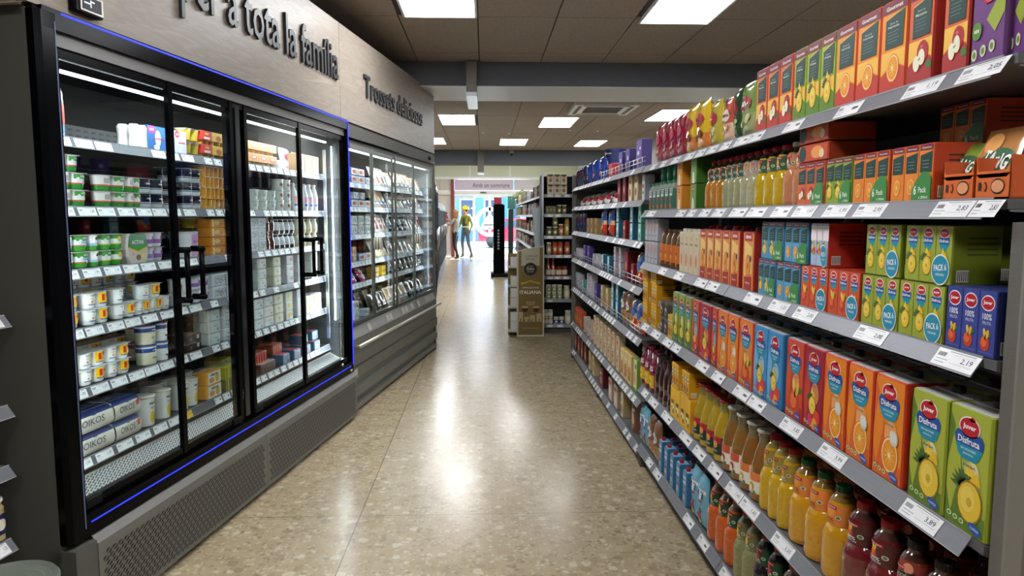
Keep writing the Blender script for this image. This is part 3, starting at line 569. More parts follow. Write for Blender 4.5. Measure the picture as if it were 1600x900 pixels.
bag('bag_green', 'green pistachio bag', .12, .185, .045, '6f8f4a', blob(.12, .185, 'a82038', 'c9c890', 'PI'), 6, reg=lambda u, v: '7d9a4e' if v > .4 else '9aa066')
bag('bag_blue', 'dark blue biscuit bag', .14, .19, .06, '16286e', blob(.14, .19, '3a55a8', 'd9905a'), 7, reg=lambda u, v: '18307a' if v > .3 or u > .4 else 'c88a9a')
bag('bag_navy', 'navy blue snack bag', .1, .19, .05, '101a44', blob(.1, .19, '7a3028', '2a3a70'), 8)
bag('bag_white', 'crumpled white and red snack bag', .15, .12, .07, 'd8d4d4', blob(.15, .12, 'a81e30', 'c8b8b0'), 9, lean=.5, reg=lambda u, v: 'a82a38' if .3 < v < .6 and u > .3 else 'd2cccc')
bag('bag_brown', 'brown cereal bag', .13, .22, .06, '8a5a34', blob(.13, .22, 'e2dcd0', 'c89a5a', 'UFI', '2a4aa0'), 10, reg=lambda u, v: 'b58a5a' if v < .4 else '7a5030', name='cereal_bag')
bag('bag_cer', 'orange and red chip bag', .13, .2, .06, 'b0502a', blob(.13, .2, '3a6ab0', 'e8b060'), 11, reg=lambda u, v: 'c8382a' if v < .35 else ('2a55a0' if u > .5 and v > .55 else 'd0a070'))
def ufi():
    A = Art(); A.rect('f0f4f4', -.05, .125, .05, .17, 1).text('1f3f9a', 'UFI', 0, .148, .085, .03, 3, .03).text('c8304a', 'ZERO', 0, .118, .05, .012, 3, .02).ell('c22a5a', 0, .055, .025, .012, 3).ell('e8c040', 0, .035, .02, .014, 2).ell('7a4a2a', .01, .08, .015, .012, 2); return A
bag('bag_ufi', 'light blue pouch with white lettering band', .12, .225, .05, '6fb4cf', ufi(), 12, name='drink_pouch')
bag('cash', 'bag of cashews in clear plastic', .14, .15, .05, 'cfc6c0', blob(.14, .15, 'b02a5a', 'd8a878'), 13, lean=.15)
bag('pinkbag', 'pink plastic bag', .13, .14, .05, 'd83a7a', blob(.13, .14, 'f0d0e0', 'f6f0f0'), 14, lean=.6)
bag('sachet_g', 'green drink mix sachet with white lettering', .125, .125, .012, '7f9a34', Art().ell('1c5a30', .01, .075, .045, .022, 2).text('f4f4ec', 'TANG', .01, .075, .075, .026, 3, .03, -.2).ell('a8c050', -.02, .04, .03, .02, 2), 15, lean=.5, name='drink_sachet')
bag('sachet_o', 'orange drink mix sachet with white lettering', .13, .14, .014, 'c98a50', Art().ell('1c5a30', .01, .075, .05, .024, 2).text('f4f4ec', 'TANG', .01, .075, .08, .03, 3, .03, -.2).ell('e8a04a', -.02, .11, .03, .02, 2), 16, lean=.4, name='drink_sachet')
bag('meat', 'vacuum pack of sliced cured meat', .13, .17, .018, '9a4a44', Art().rect('e8e4dc', -.045, .11, .045, .15, 2).rect('b02a30', -.045, .135, .045, .145, 3), 17, lean=.35, name='meat_pack', cat='pack', reg=lambda u, v: 'd8d4d0' if v < .12 or v > .88 or u < .1 or u > .88 else ('a8504a' if (u * 9 + v * 12) % 2 < 1.2 else 'c98a80'))
bag('saus', 'clear pack of pale sausages', .13, .17, .02, 'd8b08a', Art().rect('2f5fa8', -.05, .02, .05, .06, 2).rect('f0f0ec', -.04, .03, .04, .05, 3), 18, lean=.4, name='sausage_pack', cat='pack', reg=lambda u, v: 'e0c09a' if (u * 9) % 2 < 1.3 else 'b07a58')
bag('cheese', 'clear pack of sliced cheese', .13, .15, .02, 'd9cba0', Art().rect('b8202c', -.04, .08, .04, .12, 2).rect('f4f0e4', -.03, .09, .03, .11, 3), 19, lean=.4, name='cheese_pack', cat='pack', reg=lambda u, v: 'e8e2d4' if u < .12 or u > .85 else 'd8c890')
bag('darkp', 'dark vacuum pack of black pudding', .13, .16, .03, '2a1c1a', Art().rect('e8e8e8', -.04, .03, .04, .07, 2).rect('5a6a9a', -.03, .04, .03, .06, 3), 20, lean=.35, name='sausage_pack', cat='pack')
# plain boxes
def sbox(key, desc, w, d, h, c, front, shapes=(), txt=None, tc='ffffff', name='food_box', cat='box', top=None, fruit=None):
    A = Art(); r = random.Random(hash(key) % 1)
    for m, x, y, rx, ry in shapes: A.ell(m, x * w, y * h, rx * w, ry * h, 2)
    if txt: A.text(tc, txt, 0, h * .78, w * .7, h * .12, 4, .02)
    return carton(key, name, desc, w, d, h, c, A, top=top or c, seam=False, cat=cat, front=front)
sbox('milka', 'purple chocolate box', .16, .06, .17, '4a3a86', '5b4a9a', [('d9d4ea', -.1, .55, .18, .08), ('e88a3a', -.35, .25, .08, .12), ('efe9f6', .2, .7, .1, .05)], name='chocolate_box')
sbox('milka_s', 'small purple chocolate box', .13, .05, .15, '3f3478', '52428e', [('c8c0e4', .1, .6, .2, .1), ('8a5a40', -.1, .25, .25, .1)], name='chocolate_box')
sbox('redbox', 'red cake box with orange edge', .15, .08, .1, 'a8202a', 'b82430', [('e8d0c0', .25, .4, .15, .25), ('d85a50', -.2, .5, .2, .2)])
sbox('yellowsnack', 'yellow and white cracker box', .11, .06, .09, 'c8a050', 'd8c08a', [('b84a30', 0, .3, .3, .15)])
sbox('hsun', 'dark red chocolate box', .1, .08, .19, '7a1c28', '8a2030', [('c89080', 0, .5, .25, .15), ('3a1014', .1, .2, .3, .1)], name='chocolate_box')
sbox('cream', 'cream coloured cookie box', .1, .07, .17, 'cbb58c', 'd8c6a0', [('8a5a3a', 0, .35, .3, .15), ('a8302a', 0, .75, .3, .08)], name='cookie_box')
sbox('silver', 'silvery grey food box', .07, .06, .15, 'a8acb4', 'c0c4ca', [('a83a3a', 0, .55, .35, .08), ('5a5a60', 0, .3, .3, .06)])
sbox('teabox', 'light blue tea box', .085, .07, .12, '2f6f88', 'a9cfdd', [('e8f2f4', 0, .6, .3, .12), ('4a8a8a', 0, .25, .3, .08)], name='tea_box')
sbox('mint', 'mint green tea box', .085, .07, .12, '4a9a88', '9fd0c4', [('e8f4ee', 0, .6, .3, .1), ('3a7a5a', 0, .3, .2, .12)], name='tea_box')
sbox('white_s', 'white and pink tea box', .06, .06, .1, 'c4bcc8', 'ded6dc', [('b83a4a', 0, .5, .3, .1), ('8a6a8a', 0, .2, .3, .08)], name='tea_box')
sbox('redtea', 'red tea box', .07, .06, .12, '8a1c24', 'a83038', [('e8c8c0', 0, .6, .3, .1)], name='tea_box')
sbox('paper', 'kraft brown coffee bag', .1, .08, .13, 'a08050', 'b0905c', [('5a3a24', 0, .5, .3, .15)], name='coffee_bag', cat='bag')
sbox('pasta', 'cookie box with red pictures', .085, .05, .12, 'd8c8a0', 'e8dcc0', [('c85030', -.05, .6, .32, .16), ('d89040', .05, .3, .3, .15), ('a83028', .1, .85, .3, .06)], name='cookie_box')
sbox('galleta', 'tall beige biscuit box', .09, .05, .19, 'd2b068', 'e2c788', [('b87a3a', 0, .4, .36, .2), ('e8e0b0', 0, .75, .3, .08), ('8a5a28', 0, .2, .3, .08)], name='biscuit_box')
sbox('galleta_g', 'tall green and cream biscuit box', .1, .05, .2, '7fa83c', 'e6deb8', [('c8924a', -.05, .4, .3, .22), ('2f7a3a', .15, .78, .25, .08), ('4f9a3c', 0, .05, .5, .06)], name='biscuit_box')
sbox('colorb', 'red and yellow biscuit box', .06, .05, .16, 'b8502a', 'd98a3a', [('c22a2a', 0, .75, .4, .12), ('f0d070', 0, .35, .35, .15)], name='biscuit_box')
sbox('brownb', 'brown chocolate biscuit box', .12, .07, .17, '5a2420', '84402c', [('d8b890', 0, .4, .3, .2), ('a82a28', 0, .75, .35, .1)], name='biscuit_box')
sbox('creamb', 'cream breakfast box', .08, .06, .17, 'bfa878', 'e0d2b0', [('8fa850', 0, .7, .3, .1), ('b87a40', 0, .35, .35, .2)], name='biscuit_box')
sbox('darkred', 'dark red biscuit box', .16, .1, .15, '5c1620', '6e2028', [('c09080', 0, .35, .3, .2), ('d8c0a0', -.1, .7, .25, .08)], name='biscuit_box')
sbox('wafers', 'clear wrapped pale wafer pack', .13, .08, .16, 'b8a090', 'cdbcae', [('b8303a', 0, .8, .4, .1), ('e0d0b8', 0, .4, .35, .2)], name='wafer_pack', cat='pack')
sbox('rolls', 'roll of biscuits in white and pink wrapper', .06, .06, .07, 'c8b8a8', 'd8c8b8', [('8a4050', 0, .5, .3, .3)], name='biscuit_roll', cat='pack')
sbox('lying', 'orange-red multipack lying on top', .17, .13, .05, 'b23c20', 'c8502c', [('f0a050', .15, .5, .2, .35), ('123c38', -.35, .5, .12, .45), ('f0e0c0', .3, .4, .08, .25)], name='drink_multipack', cat='pack')
sbox('kraft', 'kraft paper soup carton', .085, .07, .115, 'b08a5c', 'd8b080', [('b05a28', 0, .6, .12, .25), ('f0e8d8', 0, .2, .3, .06)], name='soup_carton', cat='carton')
sbox('whitebox', 'small white and pink box', .1, .06, .05, 'd8dce8', 'e6e8f2', [('d85a8a', .3, .3, .15, .2)])
sbox('flat', 'multicoloured dessert box', .14, .1, .055, '4a7ab0', 'e8e4e8', [('c8304a', -.1, .5, .25, .25), ('e8b040', .2, .5, .15, .3)])
sbox('bluebutter', 'pale blue and white butter pack', .1, .07, .055, 'c8d4e0', 'd6dde4', [('3a5aa0', -.3, .6, .12, .2), ('c89a8a', .2, .4, .15, .25)], name='butter_pack', cat='pack')
sbox('whitepk', 'white sausage pack with black print', .11, .07, .07, 'd8d8da', 'ececec', [('2a2a30', .05, .6, .06, .3), ('2a2a30', .2, .4, .08, .1), ('8ab0c8', -.3, .5, .12, .35)], name='sausage_pack', cat='pack')
# display tray
mb = MB(); mb.box(-.06, .06, 0, .003, 0, .045, 'e06a28').box(-.06, .06, 0, .1, 0, .003, 'c85a20').box(-.06, -.057, 0, .1, 0, .075, 'd8602a').box(.057, .06, 0, .1, 0, .075, 'd8602a')
mb.add([(-.06, 0, .045), (-.045, 0, .038), (.045, 0, .038), (.06, 0, .045), (.06, 0, .07), (.05, 0, .05), (-.05, 0, .05), (-.06, 0, .07)], [(0, 1, 6, 7), (1, 2, 5, 6), (2, 3, 4, 5)], 'e06a28')
Art().ell('1d1d1d', .02, .022, .024, .014, 1, 14).ell('e8a070', .02, .022, .021, .011, 2, 14).rect('2a2220', -.046, .015, -.036, .03, 2).ell('2a2220', -.022, .022, .005, .009, 2).ell('e06a28', -.022, .022, .003, .006, 3).on(mb, flat(-.0005))
K('tray', 'display_tray', 'orange cardboard display tray', 'tray', .122, .1, .075, mb.mesh('display_tray'))
# juice pouches for children (rows of light-blue cartons)
A = Art(); A.rect('e9f2f6', -.022, .1, .022, .135, 1).text('2a5aa0', 'Frutos', 0, .12, .04, .016, 3).ell('3a66b0', 0, .06, .018, .03, 2).ell('e8d0b0', 0, .04, .012, .014, 3).ell('c8a0c0', .004, .075, .01, .01, 3)
carton('kidmilk', 'milk_carton', 'light blue milk carton with red cap', .06, .05, .16, '3f7ea6', A, cap='b01830', capy=.35, capr=.011, top='8abede', front='6a9cc0')
# ---------------- chilled goods
CUP = [(.022, 0), (.0265, .004), (.03, .02), (.031, .058), (.0325, .06)]
def pot(key, desc, bands, nx=2, ny=1, prof=CUP, art=None, lid='d9dde0', name='yogurt_pack', cat='yogurt', lidh=.0016, arts=None, gl=.2, sq=True):
    H = prof[-1][1]; R = prof[-1][0]; P = []
    for (r0, z0), (r1, z1) in zip(prof, prof[1:]):
        P.append((r0, z0))
        for b, c in bands:
            if z0 < b * H < z1: t = (b * H - z0) / (z1 - z0); P.append((r0 + (r1 - r0) * t, b * H))
    P = sorted(P, key=lambda q: q[1]) + [prof[-1]]
    def mf(z):
        for b, c in bands:
            if z <= b * H: return mat(c, gl)
        return mat(bands[-1][1], gl)
    kids = []; w = nx * 2 * R; d = ny * 2 * R; arts = arts or [art]; ms = []
    for a in arts:
        m = MB(); m.lathe(P, None, 18, 0, 0, mf=mf)
        if a: a.on(m, (lambda rf: (lambda u, v, o: ((rf(v) + o + .0004) * sin(u / rf(v)), -(rf(v) + o + .0004) * cos(u / rf(v)), v)))(rprof(P)), strip=.005)
        ms.append(m.mesh('pot'))
    for j in range(ny):
        for i in range(nx): kids.append(('pot', ms[i % len(ms)], (-w / 2 + R * (2 * i + 1), R + j * 2 * R, 0), []))
    l = MB()
    if sq: l.cbox(-w / 2, w / 2, 0, d, H, H + lidh, lid, .003, topc=False)
    else:
        for i in range(nx): l.lathe([(R, H), (R * 1.03, H + lidh * .3), (R * 1.03, H + lidh * .9), (R * .9, H + lidh)], lid, 18, -w / 2 + R * (2 * i + 1), R)
    kids.append(('foil_lid' if sq else 'lid', l.mesh('lid'), (0, 0, 0), []))
    return K(key, name, desc, cat, w, d, H + lidh, None, kids)
def actart(c='ffffff'): return Art().rect('3f8f3a', -.026, .04, .026, .057, 1).text(c, 'ACTIVIA', .008, .05, .026, .007, 2, .02).ell('6a5a50', .016, .032, .006, .004, 2).ell('d8d0d0', -.012, .036, .007, .01, 1)
pot('activia', 'twin green and white yogurt pots', [(.34, '2f8a34'), (.42, 'c8504a'), (1, 'e4dfdc')], arts=[Art().rect('a8a0a0', -.012, .03, .012, .05, 1), actart()])
pot('act_blue', 'twin yogurt pots with blue swirl', [(.36, '3f9a34'), (.42, 'c23a48'), (.6, 'dfe9f0'), (.75, 'f0f0ee'), (1, '4f9a38')], arts=[Art().rect('c8ccd0', -.015, .03, .015, .055, 1), actart().ell('8ab8e0', .005, .035, .016, .006, 2)])
pot('act_coffee', 'white yogurt pot with dark bean', [(.34, '4f9a3c'), (.5, '9ac0e4'), (1, 'ece8e4')], nx=1, art=Art().ell('3a2820', 0, .048, .009, .006, 2, 12, .4).ell('3a2820', .01, .03, .005, .004, 2))
pot('act_yel', 'twin yogurt pots with yellow fruit', [(.36, '3f9a34'), (.42, 'e0c04a'), (.72, 'dfe9ec'), (1, '4f9a38')], arts=[actart(), Art().ell('e0c050', 0, .042, .012, .01, 2).ell('6a5030', .008, .048, .005, .004, 3)])
pot('danone', 'twin white yogurt pots, yellow price', [(.12, 'f0f0ee'), (.26, 'eeeeec'), (1, 'f2f1ee')], arts=[Art().text('3a3a50', 'Danone', .002, .052, .026, .005, 2).rect('2a4fa8', -.02, .016, .02, .019, 2).ell('e08a50', -.006, .028, .005, .004, 2).ell('c8a050', .01, .03, .005, .004, 2).rect('b8c8a0', -.012, .038, .0, .041, 2),
    Art().poly('f4c21c', [(-.026, .018), (.026, .022), (.026, .058), (-.026, .056)], 2).text('d8301c', "1'", .001, .039, .028, .026, 3, .06).rect('2a4fa8', -.022, .015, .01, .018, 2)])
pot('danone1', 'white yogurt pot with fruit label', [(.26, 'eeeeec'), (1, 'f2f1ee')], nx=1, art=Art().text('3a3a50', 'Danone', .002, .052, .026, .005, 2).rect('2a4fa8', -.02, .016, .02, .019, 2).ell('a82438', .006, .028, .006, .006, 2))
pot('danone2', 'white yogurt pot with yellow price flash', [(.26, 'eeeeec'), (1, 'f2f1ee')], nx=1, art=KINDS['danone'].kids and Art().poly('f4c21c', [(-.026, .018), (.026, .022), (.026, .058), (-.026, .056)], 2).text('d8301c', "1'", .001, .039, .028, .026, 3, .06).rect('2a4fa8', -.022, .015, .01, .018, 2))
pot('navy', 'twin navy blue Greek yogurt pots', [(.3, 'd4d8e0'), (.36, '20284a'), (.4, 'd4d8e0'), (.86, '141a30'), (1, '2a3048')], arts=[Art().text('e0e4ee', 'GRIEGO', .004, .04, .024, .006, 2), Art().text('e0e4ee', 'GRIEGO', .004, .04, .024, .006, 2).ell('e8b020', .016, .022, .007, .01, 2)])
pot('mousse', 'twin orange dessert pots', [(1, 'eaa83c')], prof=[(.024, 0), (.029, .048), (.031, .05)], lid='f0ddb8', name='dessert_pack', cat='dessert')
pot('purp', 'white and purple yogurt pot', [(.25, 'e0dce4'), (.55, '9a6ab0'), (1, 'd8ccd8')], nx=1, art=Art().ell('6a3a7a', .004, .038, .008, .01, 2))
pot('flan', 'twin caramel flan cups in clear pack', [(.16, '5a3410'), (.9, 'b8a040'), (1, 'd8ccb0')], prof=[(.026, 0), (.034, .055), (.036, .06)], lid='c8bfa8', name='flan_pack', cat='dessert', gl=.15)
pot('custard', 'twin yellow custard cups', [(.9, 'd8a83a'), (1, 'e8dcb0')], prof=[(.026, 0), (.034, .055), (.036, .06)], lid='e0d0a0', name='custard_pack', cat='dessert', gl=.15)
def sleeve(key, desc, c1, c2, art=None):
    k = KINDS['custard']; mb = MB(); mb.cbox(-.072, .072, -.001, .074, .02, .063, c1, .002, front=None) if False else mb.cbox(-.072, .072, -.001, .074, .018, .063, c1, .002); (art or Art()).on(mb, flat(-.0014))
    return K(key, 'dessert_pack', desc, 'dessert', .146, .076, .064, None, k.kids + [('card_sleeve', mb.mesh('card_sleeve'), (0, 0, 0), [])])
sleeve('slv_red', 'dessert cups in red card sleeve', 'c8281e', 'e8a030', Art().text('f6d050', 'Flan', 0, .048, .05, .014, 3).rect('f0d8d0', -.04, .024, .04, .034, 2))
sleeve('slv_yel', 'dessert cups in yellow card sleeve', 'eebc1e', 'e8a030', Art().ell('c85a1e', .01, .036, .03, .014, 2).text('a83018', 'Nata', 0, .036, .04, .01, 3))
sleeve('slv_pink', 'dessert cups in peach-coloured card sleeve', 'e0a070', 'f0c090', Art().ell('c86a5a', .0, .042, .045, .012, 2).ell('f0d8c0', 0, .042, .03, .007, 3))
def tub(key, desc, r0, r1, H, bands, lid, n=1, art=None, name='tub', cat='tub', sy=1): return pot(key, desc, bands, nx=n, prof=[(r0, 0), (r0 + .002, .003), (r1, H - .004), (r1 + .0015, H)], lid=lid, art=art, name=name, cat=cat, lidh=.007, sq=False)
tub('wtub', 'small white cream tub', .036, .043, .05, [(1, 'dfe3e0')], 'cfd6d4', name='cream_tub', art=Art().rect('b8c8b8', -.02, .02, .02, .035, 1))
tub('btub', 'large white tub with picture', .055, .064, .085, [(1, 'd5dcd8')], 'c8d2ce', name='yogurt_tub', art=Art().ell('b08a78', .02, .04, .022, .02, 1).rect('f0f0ee', -.03, .05, .03, .06, 2))
tub('pics', 'white dessert pot with fruit picture', .03, .034, .055, [(1, 'dde0de')], 'd8dad8', name='dessert_pot', cat='dessert', art=Art().ell('8a4a3a', -.008, .03, .01, .01, 2).ell('4a3a50', .01, .025, .008, .01, 2).ell('c8865a', .002, .018, .008, .006, 3))
tub('pinktub', 'large white tub with pink label', .058, .064, .115, [(1, 'e4e0e4')], 'd8d4d8', name='yogurt_tub', art=Art().rect('d9a4d8', -.028, .008, .028, .108, 1).text('9a4aa0', 'Gelatina', 0, .075, .04, .014, 3).rect('b878c0', -.018, .04, .018, .045, 2).ell('5a4a6a', .04, .03, .007, .009, 2))
tub('vanilla', 'cream tub with blue band', .036, .041, .08, [(.68, 'e2dcc0'), (.9, '2f4f9a'), (1, 'e8e8e4')], '3a56a0', name='dessert_tub', cat='tub', art=Art().text('8a5a4a', 'Vainilla', .006, .03, .035, .008, 2).text('f0f4ff', 'Nata', 0, .063, .02, .007, 3))
tub('coco', 'white tub with dark coconut picture', .036, .041, .08, [(.68, 'e8e8e8'), (.9, '2f4f9a'), (1, 'e8e8e4')], '3a56a0', name='dessert_tub', cat='tub', art=Art().ell('2a2020', .004, .03, .014, .011, 2).ell('f6f6f2', .002, .036, .012, .008, 3))
A = Art(); A.text('2a2f4a', 'alpro', .0, .1, .042, .014, 3, .04).rect('c8a8a0', -.015, .075, .02, .085, 1).ell('d9c03a', -.004, .04, .013, .026, 2).ell('c8903a', .014, .035, .012, .02, 3)
tub('alpro', 'tall white plant yogurt cup with pear', .038, .046, .125, [(.98, 'dcdcd8'), (1, 'c8a87a')], 'e4dccc', name='yogurt_cup', cat='yogurt', art=A)
def box2(key, desc, w, d, h, c, art, top=None, name='dessert_box', cat='dessert'):
    mb = MB(); mb.cbox(-w / 2, w / 2, 0, d, 0, h, c, .004, top=top); art.on(mb, flat(-.0003)); return K(key, name, desc, cat, w, d, h, mb.mesh(name))
A = Art(); A.text('2e3350', 'OIKOS', -.01, .042, .115, .026, 3, .0); A.rect('3c4a70', -.015, .064, .005, .067, 2)
def oikos(key, desc, art):
    w, d, h = .2, .11, .082; mb = MB()
    sec = [(0.0, .012), (.012, 0), (.03, -.004), (.055, -.003), (.064, .002), (.076, .016), (.0815, .034)]
    vs = []; n = len(sec)
    for x in (-w / 2, w / 2):
        for z, y in sec: vs.append((x, y, z))
    mb.add(vs, [(i, i + 1, n + i + 1, n + i)[::-1] for i in range(n - 3)], 'd9d4c6', True); mb.add(vs, [(i, i + 1, n + i + 1, n + i)[::-1] for i in (n - 3, n - 2)], '26366e', True)
    mb.box(-w / 2, w / 2, .03, d, 0, .0812, 'd0cbbc', top='26366e')
    for q in range(3): mb.lathe([(.022, .0813), (.022, .083)], '3a4a84', 14, -w / 3 + q * w / 3, .07)
    art.on(mb, lambda u, v, o: (u, -.005 - o, v)); p = MB()
    for q in (0, 1): p.lathe([(.03, .0), (.036, .02), (.038, .036)], 'e6e6e2', 16, 0, 0, q * .04, sx=.2)
    return K(key, 'yogurt_box', desc, 'yogurt', w, d, h + .002, mb.mesh('yogurt_box'), [('yogurt_pot', p.mesh('pot'), (-w / 2 - .001, .05, 0), [])])
oikos('oikos', 'long cream yogurt box with dark letters', A)
A2 = Art().put(A); A2.ell('b8584a', .075, .052, .013, .014, 4).poly('a84a40', [(.06, .035), (.068, .05), (.052, .055), (.07, .06), (.07, .073), (.08, .062), (.094, .062), (.086, .05), (.09, .036), (.077, .044)], 3)
oikos('oikosf', 'cream yogurt box with red fruit', A2)
A = Art().text('2a2f4a', 'alpro', 0, .05, .05, .015, 3, .04).ell('e8a23a', -.02, .024, .018, .014, 2).ell('f0c030', .02, .03, .014, .022, 2)
box2('alprobox', 'white and orange plant dessert box', .1, .08, .066, 'e8a030', Art().rect('ecebe6', -.046, .004, .046, .062, 1).put(A), top='e8a840')
A = Art()
for k in range(6): A.rect('e8d858' if k % 2 else '8a9420', -.06 + k * .02, .003, -.052 + k * .02, .058, 2)
box2('yellowp', 'yellow-green gelatine cup pack', .13, .1, .062, 'c8c42a', A, top='d8cf40')
box2('yellowd', 'dark yellow-green gelatine pack', .13, .1, .062, '6f7418', A, top='d0c838')
A = Art()
for k in range(5): A.rect('e86a40', -.055 + k * .024, .004, -.048 + k * .024, .055, 2)
box2('redgel', 'glossy red gelatine cup pack', .13, .1, .06, 'b81c1e|g', A, top='d87060')
box2('orangegel', 'orange-brown gelatine cup pack', .13, .1, .06, 'b8501c|g', A, top='d09060')
box2('maroon', 'dark maroon dessert cup pack', .19, .1, .06, '4a1816', Art(), top='c8a088')
A = Art().rect('5aa0c8', -.045, .004, .045, .056, 1).text('c83048', 'Yogur', 0, .036, .05, .014, 3).ell('8a4a40', .02, .016, .014, .01, 2)
box2('bluedes', 'light blue and red dessert box', .1, .09, .06, '3a6a8a', A, top='c85a68')
def speck(w, h, c, cs, n, s): 
    A = Art(); r = random.Random(s)
    for k in range(n): x, y = r.uniform(-.42, .42) * w, r.uniform(.12, .85) * h; A.ell(r.choice(cs), x, y, w * .035, h * .05, 2, 8)
    return A
box2('checker', 'white dessert box with blue speckles', .12, .09, .062, 'd6dade', speck(.12, .062, '', ['5a6a90', '7a90b8', 'a0b0c8', '8a3a48'], 26, 2).text('8a9a9a', 'Postre', 0, .035, .05, .012, 3), top='e0e2e4')
box2('whitebut', 'white cheese tub with pale sleeve', .105, .085, .058, 'c9cdc6', Art().rect('dfe3e2', -.03, .004, .05, .054, 1).ell('8ab0c8', .03, .016, .012, .008, 2).text('a0b0b0', 'Queso', .01, .034, .04, .01, 2), top='c0c6c0', name='cheese_tub', cat='cheese')
box2('spready', 'white spread box with yellow flower', .1, .08, .058, 'e4e4de', Art().ell('e8cc20', -.01, .028, .014, .018, 2).ell('f4e470', .02, .03, .01, .012, 2), top='e8e6dc', name='spread_box', cat='spread')
box2('spreadr', 'white box with red and pink print', .1, .08, .058, 'dcdce0', Art().ell('d88a98', .01, .03, .018, .01, 2).rect('c8d4e0', -.045, .004, -.02, .054, 1).rect('c83a50', .03, .01, .036, .05, 2), top='e0dfe4', name='spread_box', cat='spread')
box2('cream2', 'pale cream dessert box', .1, .08, .058, 'd9d6bc', Art().rect('e8e6da', -.04, .008, .04, .05, 1).ell('c8c070', 0, .03, .014, .01, 2), top='e0dec8')
box2('orgtray', 'orange cheese triangle tray', .1, .08, .045, 'e08a1e', Art().ell('f0c060', -.01, .024, .02, .012, 2).rect('f6dca8', -.045, .004, -.03, .04, 2).ell('b85a1a', .02, .02, .006, .006, 3), top='e8a850', name='cheese_tray', cat='cheese')
box2('yeltray', 'yellow cheese triangle tray', .1, .08, .045, 'd8b030', Art().ell('e8d080', 0, .024, .022, .012, 2), top='e0c060', name='cheese_tray', cat='cheese')
box2('choctray', 'dark brownie tray with clear lid', .13, .11, .04, '2a1814', Art().ell('d8d0c0', .03, .025, .01, .01, 2).rect('c8c0b0', .02, .03, .045, .034, 2).ell('8a5a40', -.03, .02, .01, .008, 2), top='6a5850', name='brownie_tray', cat='dessert')
DB = [(.024, 0), (.0265, .004), (.0265, .1), (.02, .13), (.011, .155), (.011, .165)]
A = Art().rect('e89aa8', -.024, .05, .024, .09, 2).rect('2f5fb8', -.024, .03, .024, .045, 2)
bottle('drinky', 'white pink and blue drinking yogurt bottle', DB, 'dcdde0', 'e6e6ea', lz=(.02, .1), lc='e4e4e8', art=A, bump=False, capr=.013, caph=.01, name='yogurt_bottle')
bottle('kefir', 'tall white and red kefir bottle', [(.036, 0), (.04, .005), (.04, .15), (.03, .19), (.018, .205), (.018, .215)], 'e6e6e8', 'd8402a', lz=(.01, .13), lc='4a90c8', art=Art().ell('e0482a', .01, .08, .02, .04, 2), bump=False, capr=.02, caph=.014, name='kefir_bottle')
bottle('choc', 'brown chocolate shake bottle', [(.021, 0), (.023, .004), (.023, .05), (.017, .07), (.015, .08), (.018, .09), (.016, .1)], '6a3a28', '7a4a38', bump=False, capr=.016, caph=.008, name='milkshake_bottle')
bottle('flagjar', 'small dark-bottomed yogurt bottle with white wrap', [(.022, 0), (.025, .004), (.025, .045), (.02, .065), (.016, .075), (.016, .082)], '4a3a3a', 'e0e0e4', lz=(.022, .07), lc='e0e0e6', bump=False, capr=.018, caph=.006, name='yogurt_bottle')
bottle('creamjar', 'small cream-coloured yogurt bottle', [(.022, 0), (.025, .004), (.025, .045), (.02, .065), (.016, .075), (.016, .082)], 'd8cfa0', 'e8e4d8', lz=(.022, .07), lc='e4dfcc', bump=False, capr=.018, caph=.006, name='yogurt_bottle')
# four small white bottles in a printed card wrap
def fourpack(key, desc, c1, c2):
    mb = MB(); P = [(.02, 0), (.024, .006), (.021, .045), (.024, .085), (.016, .098)]; kids = []
    b = MB(); b.lathe(P, 'e4e2de', 14); me = b.mesh('bottle')
    for i in range(4):
        for j in range(2): kids.append(('bottle', me, (-.075 + i * .05, .026 + j * .05, 0), []))
    s = MB(); s.box(-.028, .102, -.001, .0, .002, .1, c1).box(-.028, .102, 0, .1, .1, .101, c1); s.box(.101, .102, 0, .1, .002, .1, c2)
    Art().ell(c2, .0, .085, .028, .016, 1).text('ffffff', 'Bio', 0, .085, .03, .012, 3).ell('f0f2f6', .04, .05, .02, .035, 2).text('c8304a', 'actimel', .045, .05, .07, .012, 4, .02).ell('e8f0f8', .03, .012, .02, .012, 2).on(s, flat(-.0012))
    kids.append(('card_wrap', s.mesh('card_wrap'), (0, 0, 0), []))
    return K(key, 'yogurt_bottle_pack', desc, 'yogurt', .204, .102, .102, None, kids)
fourpack('fp_blue', 'white bottles in blue and pink wrap', '3a78c0', 'd84a8a')
fourpack('fp_red', 'white bottles in white and red wrap', 'd8dce8', 'd83050')
# teardrop card multipack
A = Art(); mb = MB(); pts = [(-.045, 0), (.045, 0), (.056, .03), (.058, .07), (.05, .11), (.04, .122), (-.04, .122), (-.05, .11), (-.058, .07), (-.056, .03)]
n = len(pts); mb.add([(x, 0, z) for x, z in pts] + [(x, .08, z) for x, z in pts], [tuple(range(n)), tuple(range(2 * n - 1, n - 1, -1))] + [(i, n + i, n + (i + 1) % n, (i + 1) % n) for i in range(n)], 'c9bdb4')
A.poly('5c8a6a', [(-.058, .07), (0, .05), (.058, .07), (.05, .11), (.04, .122), (-.04, .122), (-.05, .11)], 1).poly('e8b050', [(-.058, .07), (0, .05), (.058, .07), (.058, .065), (0, .044), (-.058, .065)], 2).text('f0f2ea', 'ACTIVIA', 0, .088, .07, .016, 3, .02).poly('3f9a3c', [(-.05, .068), (0, .05), (.05, .068), (0, .074)], 2).ell('8a5a50', 0, .024, .014, .012, 2).ell('d8a0b8', -.03, .04, .008, .008, 2).ell('d8c860', .03, .03, .012, .012, 2)
A.on(mb, flat(-.0003)); K('teardrop', 'yogurt_carton', 'large green and beige yogurt carton', 'yogurt', .12, .08, .123, mb.mesh('yogurt_carton'))
